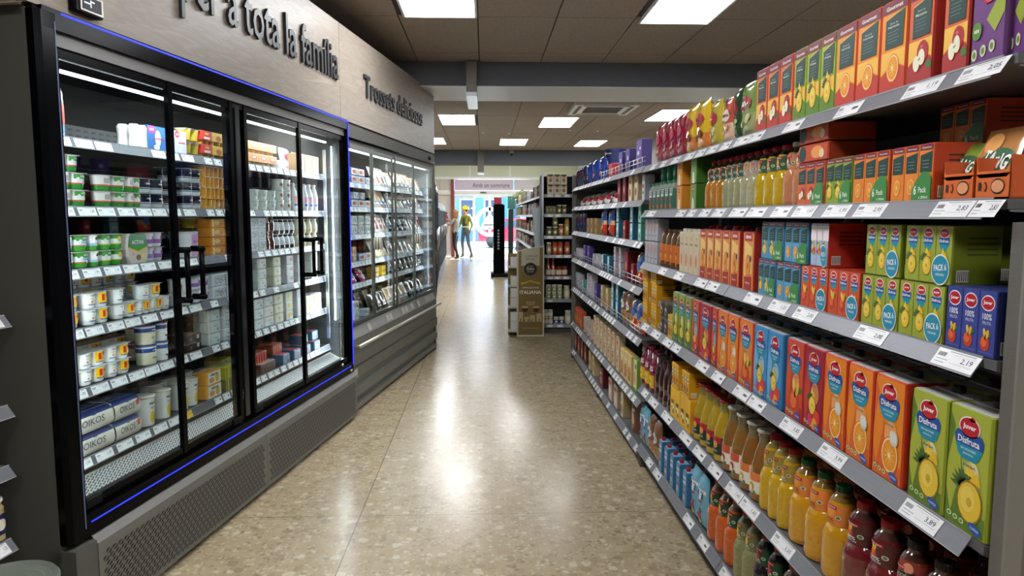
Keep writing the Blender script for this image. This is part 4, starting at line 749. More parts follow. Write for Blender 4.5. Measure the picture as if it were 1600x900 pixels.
# jars for the far end
JP = [(.03, 0), (.034, .004), (.034, .06), (.028, .068)]
def jar(key, desc, c, lid, lc, R=.034, H=.075, name='jar'): return bottle(key, desc, [(R * .9, 0), (R, .004), (R, H * .85), (R * .85, H * .93), (R * .85, H)], c, lid, lz=(H * .18, H * .72), lc=lc, art=Art().ell('f0ead8', 0, H * .45, R * .5, H * .15, 2), bump=False, capr=R * .88, caph=.014, name=name, cat='jar', capname='lid', seg=16)
jar('jar_cream', 'small cream sauce jar', 'd8d0b0', 'd8d4c8', 'e6e2d0'); jar('jar_green', 'small jar with green label', 'c9c6a8', 'dcd8cc', '8a9a6a')
jar('jar_olive', 'olive-coloured pickle jar', '6f6f3a', 'c8c4b8', '7a7a4a', .04, .1); jar('jar_orange', 'tall orange sauce jar', 'b8502a', '5a3a2a', 'c86a40', .042, .15)
jar('jar_salmon', 'salmon-coloured sauce jar', 'c07050', 'e8e0d8', 'd08a6a', .042, .13); jar('jar_beige', 'beige sauce bottle', 'a89a6a', 'e0dccc', 'b8a880', .04, .14)
jar('jar_blue', 'jar with blue label', 'd8d4c0', 'dcdcdc', '2f4a8a'); jar('jar_yellow', 'tall yellow sauce bottle', 'b8902a', '6a5a30', 'c0a040', .042, .2)
jar('jar_big', 'large pale mayonnaise jar', 'cfcab0', 'e4e4dc', 'dcd8c4', .055, .15)
jar('jar_beans', 'jar of white beans with navy label', 'b8a87a', 'e4e0d4', '1c2858', .045, .125)
jar('jar_brown', 'orange-brown sauce jar', '8a4a22', '5a3020', 'a0582a', .045, .12)
bottle('ketchup', 'red sauce bottle with cream label', [(.032, 0), (.036, .005), (.036, .1), (.026, .13), (.014, .18), (.013, .2)], 'a03a20', 'a83020', lz=(.02, .085), lc='e0d4c0', bump=False, capr=.015, caph=.02, name='sauce_bottle')
bottle('ketchups', 'short red sauce jar with cream label', [(.036, 0), (.04, .005), (.04, .09), (.03, .1), (.03, .106)], 'a0442a', '9a3a28', lz=(.02, .078), lc='e0d4c0', bump=False, capr=.034, caph=.014, name='sauce_jar', cat='jar')
sbox('olivebox', 'olive cardboard food box', .07, .07, .1, '5a5434', '6a6340', [('8a8460', 0, .5, .3, .2)])
sbox('creamtop', 'cream box with dark top', .1, .08, .12, 'c9bca0', 'd6c9ae', [('8a6a4a', 0, .4, .25, .2), ('2a2624', 0, .9, .45, .08), ('b03a30', 0, .75, .3, .05)])
sbox('brownp', 'brown coffee packet', .1, .08, .12, '7a5a44', '9a7a60', [('3a2620', 0, .4, .25, .25), ('c8b8a0', 0, .8, .3, .1)], name='coffee_packet', cat='packet')
FAR = []
for i, (c, f, nm) in enumerate((('a8b0b8', 'c9d4dc', 'pale blue'), ('b8b0a0', 'd8d0c0', 'off-white'), ('6a5040', '8a6a50', 'brown'), ('3a3430', '5a4a40', 'dark'), ('8a4038', 'a85a4a', 'brick-red'), ('9aa8a8', 'b8c8c8', 'grey-green'), ('a08a5a', 'b8a070', 'golden'))):
    sbox('far%d' % i, 'slim %s coffee packet' % nm, .09, .09, .17, c, f, [('e8e4dc', 0, .6, .3, .12), ('5a4a40', 0, .3, .3, .1)], name='coffee_packet', cat='packet'); FAR.append('far%d' % i)
sbox('capsp', 'white and purple capsule box', .1, .12, .11, 'd4d0d0', 'd8d4d6', [('4a2a6a', .1, .5, .3, .3)], name='capsule_box')
sbox('capsg', 'white and gold capsule box', .1, .12, .11, 'd4d0c8', 'd8d4cc', [('9a7a40', .1, .5, .3, .3)], name='capsule_box')
sbox('capsw', 'plain white capsule box', .1, .12, .11, 'd8d8d6', 'dededc', [], name='capsule_box')
tin('caps', 'black and white capsule canister', .03, .07, '4a4440', '6a625c', Art().ell('c8c0b4', 0, .035, .014, .02, 1).ell('1c1816', .006, .03, .006, .01, 2))
# ------------------------------------------------------------------ room
def slab(name, x0, x1, y0, y1, z0, z1, m): return struct(MB().box(x0, x1, y0, y1, z0, z1, m).build(name))
slab('floor', -3.1, 3.3, -4.2, 25.7, -.12, 0, M_FLOOR)
# ceiling of two levels of fibre boards with dark joints
def ceiling(name, y0, y1, xo, yo):
    mb = MB(); mb.box(-3.1, 3.3, y0, y1, 2.962, 3.05, '24211e|r'); x = xo
    while x < 3.3:
        y = yo
        while y < y1:
            a, b, c, d = max(-3.1, x + .005), min(3.3, x + .595), max(y0, y + .005), min(y1, y + 1.195)
            skip = any(abs(x - px) < .12 and abs(y - py) < .2 for px, py in PANELS)
            if b > a and d > c and not skip: mb.box(a, b, c, d, 2.95, 2.962, M_CEIL)
            y += 1.2
        x += .6
    return struct(mb.build(name))
ceiling('ceiling', -4.2, 7.12, -3.045, -4.05)
ceiling('ceiling', 8.02, 16.4, -3.1, 7.2)
for x_, y_ in ((-2.3, 18.2), (-.5, 18.2), (1.3, 18.2), (-2.3, 22), (-.5, 22), (1.3, 22)):  # unseen panels added to brighten the shop front and its sign
    t = tag(empty('ceiling_light', (x_, y_, 3.385)), 'added light panel in the high ceiling by the entrance, unseen behind the far beam', 'light', 'added entrance ceiling panels'); MB().box(0, .6, 0, 1.2, .004, .012, mat('f7f9fc', .5, emit=PANEL_E)).build('diffuser', t); MB().box(-.02, .62, -.02, 0, 0, .014, M_WHITE).box(-.02, .62, 1.2, 1.22, 0, .014, M_WHITE).build('frame', t)
slab('wall_left', -3.2, -3.1, -4.2, 25.9, 0, 3.6, M_WALL); slab('wall_right', 3.3, 3.4, -4.2, 25.9, 0, 3.6, mat('b5b3ac', .8)); slab('wall_back', -3.1, 3.3, -4.3, -4.2, 0, 3.2, M_WALL)
slab('ceiling', -3.1, 3.3, 16.7, 25.7, 3.4, 3.5, mat('c9c9c4', .8))
slab('trim_1', -3.1, 3.3, 7.12, 8.02, 2.72, 3.05, M_BEAM); slab('trim_lit_underside', -3.1, 3.3, 7.125, 8.015, 2.715, 2.72, M_BEAM_LIT)  # thin pale sheet: light reflected under the beam, put into its colour
slab('trim_3', -3.1, 3.3, 16.4, 16.7, 2.62, 3.5, M_BEAM)
slab('baseboard_left', -3.1, -3.085, -4.2, 25.6, 0, .08, M_CASE)
# cable duct boxes hanging under the beams
for (x, y0, y1, z0, z1, w, lab) in ((-.17, 7.0, 7.9, 2.62, 2.95, .1, 'short grey duct box hanging under the near ceiling beam'), (-.15, 16.3, 16.6, 2.42, 2.95, .14, 'grey duct box hanging at the far ceiling beam')):
    t = tag(empty('duct_box', (x, y0, z0)), lab, 'duct')
    MB().box(0, w, 0, y1 - y0, 0, z1 - z0 - .02, '6f6a60').build('casing', t)
    MB().box(-.002, w + .002, .01, y1 - y0, -.012, -.001, M_ALU).box(-.002, w + .002, -.004, .008, -.016, .02, 'dfe3e6').build('metal_cover', t)
def near_far(i): return ['nearest to camera', 'second', 'third'][i]
PL = {(-.605, 4.36): 'bright ceiling light panel above wooden fascia at top edge', (1.2, 4.47): 'bright ceiling light panel at top edge above juice cartons', (-.69, 10.7): 'ceiling light panel beyond near beam, left beside wooden sign',
      (.9, 10.95): 'ceiling light panel beyond near beam, between two others', (2.5, 10.1): 'ceiling light panel beyond near beam, rightmost above snack bags', (-1.33, 13.85): 'small far ceiling light half hidden by wooden sign',
      (.31, 14.0): 'small far ceiling light in middle of farthest row', (1.9, 14.2): 'small far ceiling light, rightmost of farthest row'}
for i, (x, y) in enumerate(PANELS):
    t = tag(empty('ceiling_light', (x, y, 2.94)), PL.get((x, y), 'ceiling light panel behind the camera, %s' % ['left of centre', 'centre right', 'rear left', 'rear middle', 'rear right'][i % 5]), 'light', 'square ceiling light panels')
    w, l = (.555, 1.2); f = MB()
    for a, b, c, d in ((0, w, 0, .018), (0, w, l - .018, l), (0, .018, .018, l - .018), (w - .018, w, .018, l - .018)): f.box(a, b, c, d, 0, .018, 'e4e4e2')
    f.build('frame', t); MB().box(.018, w - .018, .018, l - .018, .004, .012, mat('f7f9fc', .5, emit=PANEL_E)).build('diffuser', t)
t = tag(empty('ceiling_air_conditioner', (1.2, 9.45, 2.90)), 'square white air conditioning cassette in the ceiling', 'air conditioner')
m = MB(); w, l = .85, .95
for a, b, c, d in ((0, w, 0, .17), (0, w, l - .17, l), (0, .17, .17, l - .17), (w - .17, w, .17, l - .17)): m.box(a, b, c, d, 0, .05, 'f0f0ee')
m.build('panel', t); g = MB(); g.box(.17, w - .17, .17, l - .17, .02, .03, '5f5d58')
for k in range(14): g.box(.18, w - .18, .18 + k * .043, .19 + k * .043, .008, .02, '8e8c86')
g.build('grille', t)
for a, b, c, d in ((.12, w - .12, .05, .1), (.12, w - .12, l - .1, l - .05), (.05, .1, .12, l - .12), (w - .1, w - .05, .12, l - .12)): MB().box(a, b, c, d, -.004, .002, '2a2a2c').build('air_slot', t)
t = tag(empty('security_camera', (.62, 16.3, 2.86)), 'small grey ceiling camera on the far beam', 'camera'); MB().lathe([(.05, 0), (.05, .05), (.03, .09)], '9a9a98', 14).build('housing', t); MB().sphere((0, 0, 0), .04, .04, .035, M_BLACK).build('lens_dome', t)
for x, y in ((-.02, 13.0), (.45, 13.1), (1.5, 12.6), (2.0, 12.7)): tag(MB().lathe([(.02, 0), (.025, .012)], 'f0f0ee', 10).build('sprinkler', None, (x, y, 2.937)), 'small white ceiling sprinkler dot beyond the near beam', 'sprinkler', 'white ceiling dots')

# ------------------------------------------------------------------ shelves with tilted price rails
def slant(zb, yf, rh, rc):
    L = sqrt(rh * rh + rc * rc); return lambda u, v, o: (u, yf + rc * v - o * rh / L, zb + rh * v + o * rc / L)
_tagm = {}
def price_tag(parent, x0, x1, zb, yf, rh, rc, price=None, yellow=False):
    w = x1 - x0; A = Art(); A.rect('f2c21e' if yellow else M_TAG, -w / 2, .06, w / 2, .94, 3)
    c = 'b8301c' if yellow else '55565c'
    for k in range(7): A.rect(c, -w * .44 + k * w * .028, .55, -w * .44 + k * w * .028 + w * .016, .76, 4)
    A.rect('9a9aa0', -w * .2, .84, w * .4, .88, 4).rect('b0b0b6', -w * .44, .38, -w * .15, .42, 4).rect('b0b0b6', -w * .44, .22, -w * .2, .26, 4)
    if price: A.text(c, price, w * .27, .52, w * .26, .3, 5, .01).rect('b8b8be', -w * .08, .3, w * .42, .32, 4).rect('b8b8be', -w * .08, .72, w * .42, .735, 4)
    else: A.rect(c, w * .15, .42, w * .38, .6, 4)
    mb = MB(); f = slant(0, 0, rh, rc); A.on(mb, f, step=.00035); f0 = (x0 + x1) / 2
    return mb.build('price_tag', parent, (f0, yf, zb))
def shelf(par, x0, x1, yf, depth, zb, rh=.0345, rc=.023, tags=(), rail=None, deck=None, rail_w=.0015, name='shelf', lip=.018, xr=None):
    zt = zb + rh; m = MB(); m.box(x0, x1, yf + rc, depth, zt - lip, zt, deck or M_SHELF); s = m.build(name, par)
    r = MB(); f = slant(zb, yf, rh, rc); xe = x1; x1 = xr or x1
    for o, rev in ((0, 0), (-.002, 1)):
        q = [f(x0, 0, o), f(x1, 0, o), f(x1, 1, o), f(x0, 1, o)]; r.add(q, [(3, 2, 1, 0) if rev else (0, 1, 2, 3)], rail or M_RAIL)
    for x in (x0, x1): r.add([f(x, 0, 0), f(x, 0, -.002), f(x, 1, -.002), f(x, 1, 0)], [(0, 1, 2, 3)], rail or M_RAIL)
    r.box(x0, x1, yf - .0008, yf + .0025, zb - .0012, zb + .0004, 'b8b9be').box(x0, x1, yf + rc - .001, yf + rc + .001, zt, zt + .003, 'a0a1a6')
    r.build('price_rail', s)
    for tg in tags: price_tag(s, tg[0], tg[1], zb, yf, rh, rc, tg[2] if len(tg) > 2 else None, len(tg) > 3)
    return s
GF = Frame((.88, 0), -pi / 2, -1)
NEAR = [1.692, 1.446, 1.16, .82, .45, .10]; FARZ = [1.697, 1.507, 1.268, 1.0, .705, .345, .07]
TAGS = [
 [(1489, 1562, '2,05'), (1405, 1462, '1,19'), (1300, 1338), (1220, 1247), (1166, 1187), (1144, 1165), (1122, 1139), (1101, 1116), (1084, 1097), (1067, 1080), (1046, 1058), (1029, 1037), (1014, 1022)],
 [(1450, 1508, '2,83'), (1510, 1566, '2,83'), (1330, 1374, '2,95'), (1282, 1319, '1,95'), (1235, 1267, '1,65'), (1202, 1228), (1164, 1190), (1137, 1160), (1110, 1127), (1090, 1104), (1071, 1082), (1054, 1066), (1008, 1020)],
 [(1452, 1516, '2,19'), (1331, 1375, '2,00'), (1236, 1267, '2,00'), (1198, 1225, '1,25'), (1160, 1183), (1101, 1117), (1083, 1099), (1051, 1063), (1027, 1037)],
 [(1402, 1458, '3,89'), (1275, 1312, '3,99'), (1216, 1245, '3,85'), (1166, 1188), (1143, 1164), (1110, 1129), (1085, 1101), (1047, 1058), (1034, 1045), (1016, 1027), (1001, 1009)],
 [(1203, 1232, '2,25'), (1154, 1178, '1,65'), (1132, 1153, '1,65'), (1105, 1125), (1081, 1096), (1060, 1075), (1032, 1045), (1012, 1023), (1001, 1008)],
 [(1122, 1140), (1088, 1101), (1066, 1078), (1019, 1028), (1008, 1015)]]
def bay(name, label, x0, x1, zs, tags, right_panel=False, left_panel=False, top=1.9, fence=()):
    t = tag(empty(name, GF.w(0, 0), GF.a), label, 'shelving', 'long run of supermarket shelving')
    MB().box(x0, x1, .50, .53, .04, 1.86, M_DARK).build('back_panel', t)
    MB().box(x0 + .002, x1 - .002, .05, .49, .0, .055, M_CASE).build('kick_plate', t)
    for x in (x0 + .012, x1 - .012):
        u = MB(); u.box(x - .012, x + .012, .455, .5, .0, 1.86, M_POST)
        u.box(x - .013, x + .013, .02, .455, .0, .06, M_CASE); u.build('upright', t)
    for i, z in enumerate(zs):
        s = shelf(t, x0 + .001, x1 - .001, 0, .49, z, xr=-1.235 if right_panel else None, tags=[(max(GF.xpx(a[0], z), x0 + .002), min(GF.xpx(a[1], z), x1 - .002)) + tuple(a[2:]) for a in tags[i] if x0 < (GF.xpx(a[0], z) + GF.xpx(a[1], z)) / 2 < x1])
        for x in (x0 + .004, x1 - .008):
            b = MB(); b.add([(x, .03, z + .012), (x + .004, .03, z + .012), (x + .004, .44, z - .004), (x, .44, z - .004), (x, .03, z + .016), (x + .004, .03, z + .016), (x + .004, .44, z + .016), (x, .44, z + .016)], [(0, 1, 2, 3), (4, 7, 6, 5), (0, 3, 7, 4), (1, 5, 6, 2)], M_RAIL); b.build('bracket', s)
        if i in fence:
            f = MB()
            for h in (.03, .055): f.tube([(x0 + .03, .03, z + .035 + h), (x1 - .03, .03, z + .035 + h)], .0022, 'c9cbce|m', 6)
            x = x0 + .03
            while x < x1 - .02: f.tube([(x, .03, z + .035), (x, .03, z + .095)], .0018, 'c9cbce|m', 6); x += .12
            f.build('wire_fence', s)
    if right_panel:
        p = MB(); p.box(x1 + .004, x1 + .034, .03, .5, .0, 1.44, M_POST).box(x1 + .034, x1 + .04, .03, .062, .0, 1.44, mat('86827b', .5)); p.build('end_panel', t)
    if left_panel:
        p = MB(); p.box(x0 - .034, x0 - .004, .01, .045, .0, 1.86, M_POST); 
        for k in range(30): p.box(x0 - .03, x0 - .0035, .0085, .01, .1 + k * .055, .125 + k * .055, '2a2a2c')
        p.box(x0 - .03, x0 - .006, .05, .5, 0, 1.75, M_CASE); p.build('end_frame', t)
    return t
XA, XB, XC, XD, XE = -1.2, -2.573, -4.0, -5.585, -7.2
bay('shelving_bay', 'grey shelving bay nearest on the right, full of juice', XB, XA, NEAR, TAGS, right_panel=True)
bay('shelving_bay', 'second grey shelving bay on the right, behind the nearest', XC, XB - .003, NEAR, TAGS)
def auto(x0, x1, w=.07, g=.035, seed=1, p=.85):
    r = random.Random(seed); o = []; x = x0 + .02
    while x + w < x1 - .01:
        if r.random() < p: o.append((x, x + w))
        x += w + g * (.4 + r.random() * 1.2)
    return o
def farbay(label, x0, x1, seed, lp=False, fence=()):
    t = bay('shelving_bay', label, x0, x1, FARZ, [[]] * 7, left_panel=lp, fence=fence)
    sh = [c for c in t.children if c.name.startswith('shelf')]
    for i, s in enumerate(sh):
        for a, b in auto(x0, x1, seed=seed + i, p=.5): price_tag(s, a, b, FARZ[i], 0, .0345, .023)
farbay('grey shelving bay with snacks, third along on the right', XD, XC - .006, 3, fence=(0, 3, 4))
farbay('grey shelving bay with snacks, farthest along on the right', XE, XD - .003, 20, True, fence=(3, 4))

# ------------------------------------------------------------------ juice and snack shelves
R1, R2, R3, R4, R5, R6 = ['on juice shelving, %s' % s for s in ('top shelf', 'second shelf down', 'third shelf down', 'fourth shelf down', 'fifth shelf down', 'bottom shelf')]
D = [z + .0345 for z in NEAR]; Y0 = .027
def g(row, i, k, a, b, n=1, dz=0, **kw): run(GF, row, D[i] + dz, kw.pop('y', Y0), k, a, b, n, hi=XA - .002, room=(NEAR[i - 1] + .013 - D[i] - dz if i else 9), **kw)
g(R1, 0, 'purple', 1514, 1570); g(R1, 0, 'purple', 1573, 1616, y=.04); g(R1, 0, 'g_apple', 1470, 1511); g(R1, 0, 'g_apple', 1415, 1456); g(R1, 0, 'g_orange', 1303, 1414, 3); g(R1, 0, 'g_pine', 1238, 1303, 3, back=0)
g(R1, 0, 'g_multi', 1180, 1237, 3); g(R1, 0, 'bag_green', 1152, 1177); g(R1, 0, 'bag_dkg', 1143, 1152); g(R1, 0, 'bag_nut', 1125, 1142); g(R1, 0, 'bag_yred', 1102, 1124); g(R1, 0, 'bag_corn', 1067, 1101, 2); g(R1, 0, 'bag_red', 1022, 1066, 4)
g(R1, 0, 'g_apple', 1462, 1500, y=.115); g(R1, 0, 'g_orange', 1330, 1420, 3, y=.12)
z = D[1]
g(R2, 1, 'tray', 1480, 1590, 2)
for (k, px, dy, dz) in (('sachet_g', 1506, .035, .03), ('sachet_g', 1508, .058, .034), ('sachet_g', 1510, .08, .036), ('sachet_o', 1562, .035, .03), ('sachet_o', 1563, .058, .034), ('sachet_o', 1564, .08, .036)):
    put(GF, 'in a display tray on juice shelving', KINDS[k], GF.xpx(px, z + .07, Y0 + dy + .02), Y0 + dy - .022, z + .004, sc=(.86, 1, 1), rz=radians(rnd.uniform(-3, 3)))
g(R2, 1, 'p_orange', 1331, 1388); g(R2, 1, 'p_orange', 1390, 1457); g(R2, 1, 'p_green', 1289, 1330); g(R2, 1, 'p_multi', 1245, 1288)
g('stacked at back of second juice shelf', 1, 'p_orange', 1466, 1540, y=.2, dz=.0); g('stacked at back of second juice shelf', 1, 'p_orange', 1466, 1540, y=.2, dz=.121)
g('stacked on six-packs, second juice shelf', 1, 'lying', 1247, 1294, dz=.1205, lay=2, y=.03)
g(R2, 1, 's_pink', 1216, 1245, 2); g(R2, 1, 's_yellow', 1172, 1215, 3); g(R2, 1, 's_grey', 1151, 1171, 2); g(R2, 1, 's_clear', 1124, 1150, 3); g(R2, 1, 's_orange', 1097, 1123, 3)
g(R2, 1, 's_yellow', 1180, 1222, 3, y=.12); g(R2, 1, 's_clear', 1118, 1172, 5, y=.12)
g(R2, 1, 'greenbox', 1071, 1095, 1, lay=2); g(R2, 1, 'orangebox', 1052, 1070, 1, lay=2); g(R2, 1, 'greenbox', 1074, 1097, 1, y=.115)
g(R2, 1, 'mini_b', 1012, 1050, 6, back=1); g('on small bottles, second juice shelf', 1, 'greencan', 1029, 1058, 3, dz=.147, y=.06)
g(R3, 2, 'q_navy', 1475, 1554); g(R3, 2, 'q_pine', 1344, 1473, 2); g(R3, 2, 'q_peach', 1250, 1342, 2); g(R3, 2, 'p_blue', 1212, 1249); g(R3, 2, 'p_bpine', 1184, 1211)
U3 = 'stacked upper on third juice shelf'
g(U3, 2, 'q_pine', 1412, 1486, dz=.1195); g(U3, 2, 'q_pine', 1351, 1406, dz=.1195); g(U3, 2, 'q_pine', 1420, 1550, 2, dz=.1195, y=.135); g(R3, 2, 'q_pine', 1420, 1540, 2, y=.135)
g(U3, 2, 'q_pink', 1266, 1293, dz=.1195); g(U3, 2, 'q_peach', 1290, 1345, dz=.1195, y=.135); g(R3, 2, 'q_peach', 1255, 1345, 2, y=.135); g(U3, 2, 'p_blue', 1225, 1262, dz=.1195); g(U3, 2, 'p_bpine', 1189, 1224, dz=.1195)
g(R3, 2, 'nectar', 1155, 1181); g(R3, 2, 'nectar', 1092, 1154, 5, back=0); g(R3, 2, 'nectar', 1098, 1160, 5, y=.115); g(R3, 2, 'beige', 1061, 1091, 4); g(R3, 2, 's_lab', 1028, 1060, 4); g(R3, 2, 'whitecarton', 1007, 1027, 4, lay=2)
g(R4, 3, 'j_pine', 1474, 1543); g(R4, 3, 'j_pine', 1417, 1472); g(R4, 3, 'j_orange', 1361, 1408); g(R4, 3, 'j_orange', 1320, 1359); g(R4, 3, 'j_orange', 1284, 1318); g(R4, 3, 'j_redmix', 1254, 1283); g(R4, 3, 'j_peach', 1226, 1253)
g(R4, 3, 'j_blue', 1176, 1220, 2); g(R4, 3, 'j_apricot', 1153, 1174); g(R4, 3, 'j_orange', 1120, 1152, 2); g(R4, 3, 'js_red', 1111, 1119); g(R4, 3, 'j_redmix', 1092, 1110); g(R4, 3, 'js_red', 1080, 1091); g(R4, 3, 'js_green', 1050, 1079, 3)
for bk, (yy) in enumerate((.135, .24)):
    RB = ('fourth juice shelf, just behind front', 'fourth juice shelf, rearmost')[bk]
    g(RB, 3, 'j_pine', 1415, 1535, 2, y=yy); g(RB, 3, 'j_orange', 1290, 1412, 3, y=yy)
    g(RB, 3, 'j_blue', 1190, 1285, 4, y=yy); g(RB, 3, 'j_redmix', 1110, 1188, 5, y=yy); g(RB, 3, 'js_green', 1062, 1108, 4, y=yy)
g(R4, 3, 'y_pack', 1001, 1028, 2, lay=2); g('on yellow packs, fourth juice shelf', 3, 'y_pack', 1001, 1028, 2, dz=.2335); g(R4, 3, 'caps', 1029, 1042, 2, lay=2); g(R4, 3, 'y_pack', 1043, 1050, 1); g(R4, 3, 'y_pack', 1008, 1034, 2, lay=2, y=.15)
# fifth shelf
g(R5, 4, 'b_selr', 1455, 1500); g(R5, 4, 'b_sel', 1373, 1454, 2); g(R5, 4, 'b_red', 1300, 1372, 2); g(R5, 4, 'b_orange', 1222, 1299, 3); g(R5, 4, 'b_yellow', 1180, 1221, 3)
g(R5, 4, 'm_orange', 1150, 1181, 2); g(R5, 4, 'm_red', 1122, 1149, 2); g(R5, 4, 'm_green', 1079, 1121, 4); g(R5, 4, 'y_tall', 1047, 1078, 2, lay=2 if False else 1)
g('stacked on fifth juice shelf', 4, 'y_pack', 1047, 1079, 2, dz=.1505); g(R5, 4, 'cola', 1020, 1046, 4); g(R5, 4, 'burg', 998, 1019, 3)
g(R5, 4, 'b_sel', 1380, 1520, 4, y=.14); g(R5, 4, 'b_red', 1310, 1380, 2, y=.14); g(R5, 4, 'b_orange', 1235, 1310, 3, y=.14); g(R5, 4, 'm_red', 1110, 1190, 6, y=.14); g(R5, 4, 'burg', 1000, 1044, 6, y=.11)
# bottom shelf
g(R6, 5, 'b_brown', 1203, 1260, 2); g(R6, 5, 'b_black', 1167, 1202, 2); g(R6, 5, 'b_white', 1139, 1166, 2); g(R6, 5, 'b_carrot', 1099, 1138, 3); g(R6, 5, 'bag_ufi', 1076, 1098, 2)
g(R6, 5, 'kidmilk', 1027, 1074, 5, back=2); g(R6, 5, 'bag_brown', 1010, 1026, 2); g(R6, 5, 'bag_ufi', 998, 1009, 2); g(R6, 5, 'b_black', 1175, 1240, 3, y=.15); g(R6, 5, 'b_carrot', 1105, 1172, 5, y=.15)
# snack shelves further along
F = ['on snack shelving, %s' % s for s in ('top shelf', 'second shelf down', 'third shelf down', 'fourth shelf down', 'fifth shelf down', 'sixth shelf down', 'bottom shelf')]
DF = [z + .0345 for z in FARZ]
def f(i, k, a, b, n=1, dz=0, **kw): run(GF, F[i], DF[i] + dz, kw.pop('y', .04), k, a, b, n, lo=XE + .003, room=(FARZ[i - 1] + .013 - DF[i] - dz if i else 9), **kw)
f(0, 'milka', 988, 1009); f(0, 'milka_s', 964, 986, 2); f(0, 'redbox', 945, 963); f(0, 'bag_blue', 913, 943, 3); f(0, 'bag_navy', 896, 912, 4); f(0, 'bluetin', 930, 962, 1, y=.24, fit=False, lay=2)
f(1, 'silver', 1000, 1010); f(1, 'cream', 980, 998, 2); f(1, 'hsun', 963, 979, 2); f(1, 'bag_white', 902, 961, 6); f(1, 'bag_white', 918, 950, 3, y=.18)
f(2, 'mint', 993, 1005, 1, lay=2); f(2, 'teabox', 980, 992, 1, lay=2); f(2, 'redtea', 971, 979, 1); f(2, 'teabox', 959, 970, 1, lay=2); f(2, 'bag_cer', 935, 958, 2); f(2, 'paper', 915, 934, 3); f(2, 'bag_navy', 897, 914, 4)
f(3, 'bag_cer', 992, 1002, 1); f(3, 'redtea', 984, 991, 1); f(3, 'hsun', 973, 983, 1); f(3, 'white_s', 956, 972, 2, lay=2); f(3, 'teabox', 937, 955, 2, lay=1); f(3, 'white_s', 924, 936, 2); f(3, 'milka_s', 910, 922, 2); f(3, 'white_s', 896, 908, 2)
f(4, 'bag_cer', 984, 1001, 2); f(4, 'bag_brown', 968, 983, 2); f(4, 'teabox', 953, 967, 2, lay=2); f(4, 'creamb', 936, 952, 2); f(4, 'milka_s', 926, 935); f(4, 'white_s', 915, 925, 2, lay=2); f(4, 'mint', 907, 914, 1); f(4, 'silver', 897, 906, 2)
f(5, 'galleta_g', 987, 997, 1); f(5, 'galleta', 969, 986, 3); f(5, 'pasta', 926, 968, 7, lay=2); f(5, 'rolls', 910, 925, 3, lay=2); f(5, 'colorb', 895, 909, 4)
f(6, 'burgtin', 977, 999, 1, fit=False); f(6, 'creamb', 967, 976, 1); f(6, 'wafers', 949, 966, 2); f(6, 'darkred', 931, 948, 1); f(6, 'creamb', 918, 930, 2); f(6, 'brownb', 897, 917, 4)
# ------------------------------------------------------------------ glass-fronted chillers on the left
CF = Frame((-.554, 7.586), radians(80.7), 1)
def loc_tags(x0, x1, seed, w=.062, g_=.014, p=.86, y=None): return auto(x0, x1, w, g_, seed, p)
CH = tag(empty('glass_door_chiller', CF.w(0, 0), CF.a), 'black framed glass door chiller with blue light line, yogurts inside', 'chiller')
x0, x1, DP = -5.32, -2.56, .85
m = MB(); m.box(x0, x0 + .03, .01, DP, 0, 2.10, M_CASE).box(x1 - .03, x1, .02, DP, 0, 2.10, M_CASE).box(x0, x1, DP - .03, DP, 0, 2.10, M_CASE).box(x0, x1, .02, DP, 2.075, 2.10, M_CASE)
m.box(x0 + .03, x1 - .03, .06, DP - .03, .0, .40, M_CASE); m.build('casing', CH)
m = MB(); m.box(x0 + .03, x1 - .03, .62, .64, .42, 2.06, M_LINER).box(x0 + .03, x0 + .034, .05, .62, .42, 2.06, M_LINER).box(x1 - .034, x1 - .03, .05, .62, .42, 2.06, mat('4c5052', .3, .4)).box(x0 + .03, x1 - .03, .05, .64, 2.04, 2.07, M_LINER)
m.box(x0 + .04, -3.9, .606, .62, 1.735, 1.86, '3a3d42')  # strip of perforated back wall, its lit look put into a paler colour
x = x0 + .1
while x < x1 - .1:                                   # slots of the perforated back wall
    for z in (1.76, 1.785, 1.81, 1.835, 1.54, 1.33): m.box(x, x + .022, .6045, .62, z, z + .009, '050506')
    x += .05
m.build('inner_liner', CH)
m = MB(); q = .022                                    # rounded black surround
m.cbox(x0, x0 + .09, -.03, .03, .345, 2.11, M_BLACK, .015).cbox(x1 - .05, x1, -.03, .03, .345, 2.11, M_BLACK, .015).box(x0 + .02, x1 - .02, -.03, .03, 2.045, 2.11, M_BLACK).box(x0 + .02, x1 - .02, -.028, .03, .345, .425, M_BLACK)
m.build('door_surround', CH)
BL = mat('1c28ff', .5, emit=1.3); BLD = mat('4a5270', .4, emit=.08)
m = MB(); m.box(x0 + .1, x1 - .02, -.0315, -.03, 2.098, 2.104, BL).box(x0 + .1, x1 - .06, -.0305, -.028, .392, .3955, BL).box(x1 - .022, x1 - .016, -.0325, -.03, .40, 2.10, BL).box(x0 + .068, x0 + .073, -.0315, -.03, .38, 2.07, BLD); m.build('light_line', CH)
MB().box(x1 - .07, x1 - .03, -.0300, -.0285, .355, .37, 'd8d8da').build('badge', CH)
MB().box(x0 + .09, x1 - .05, -.012, .03, 2.0, 2.045, mat('6d6d6b', .35, .3)).build('upper_trim', CH)
MB().box(x0 + .09, x1 - .05, .0, .05, 1.975, 2.0, M_BLK2).build('header', CH)
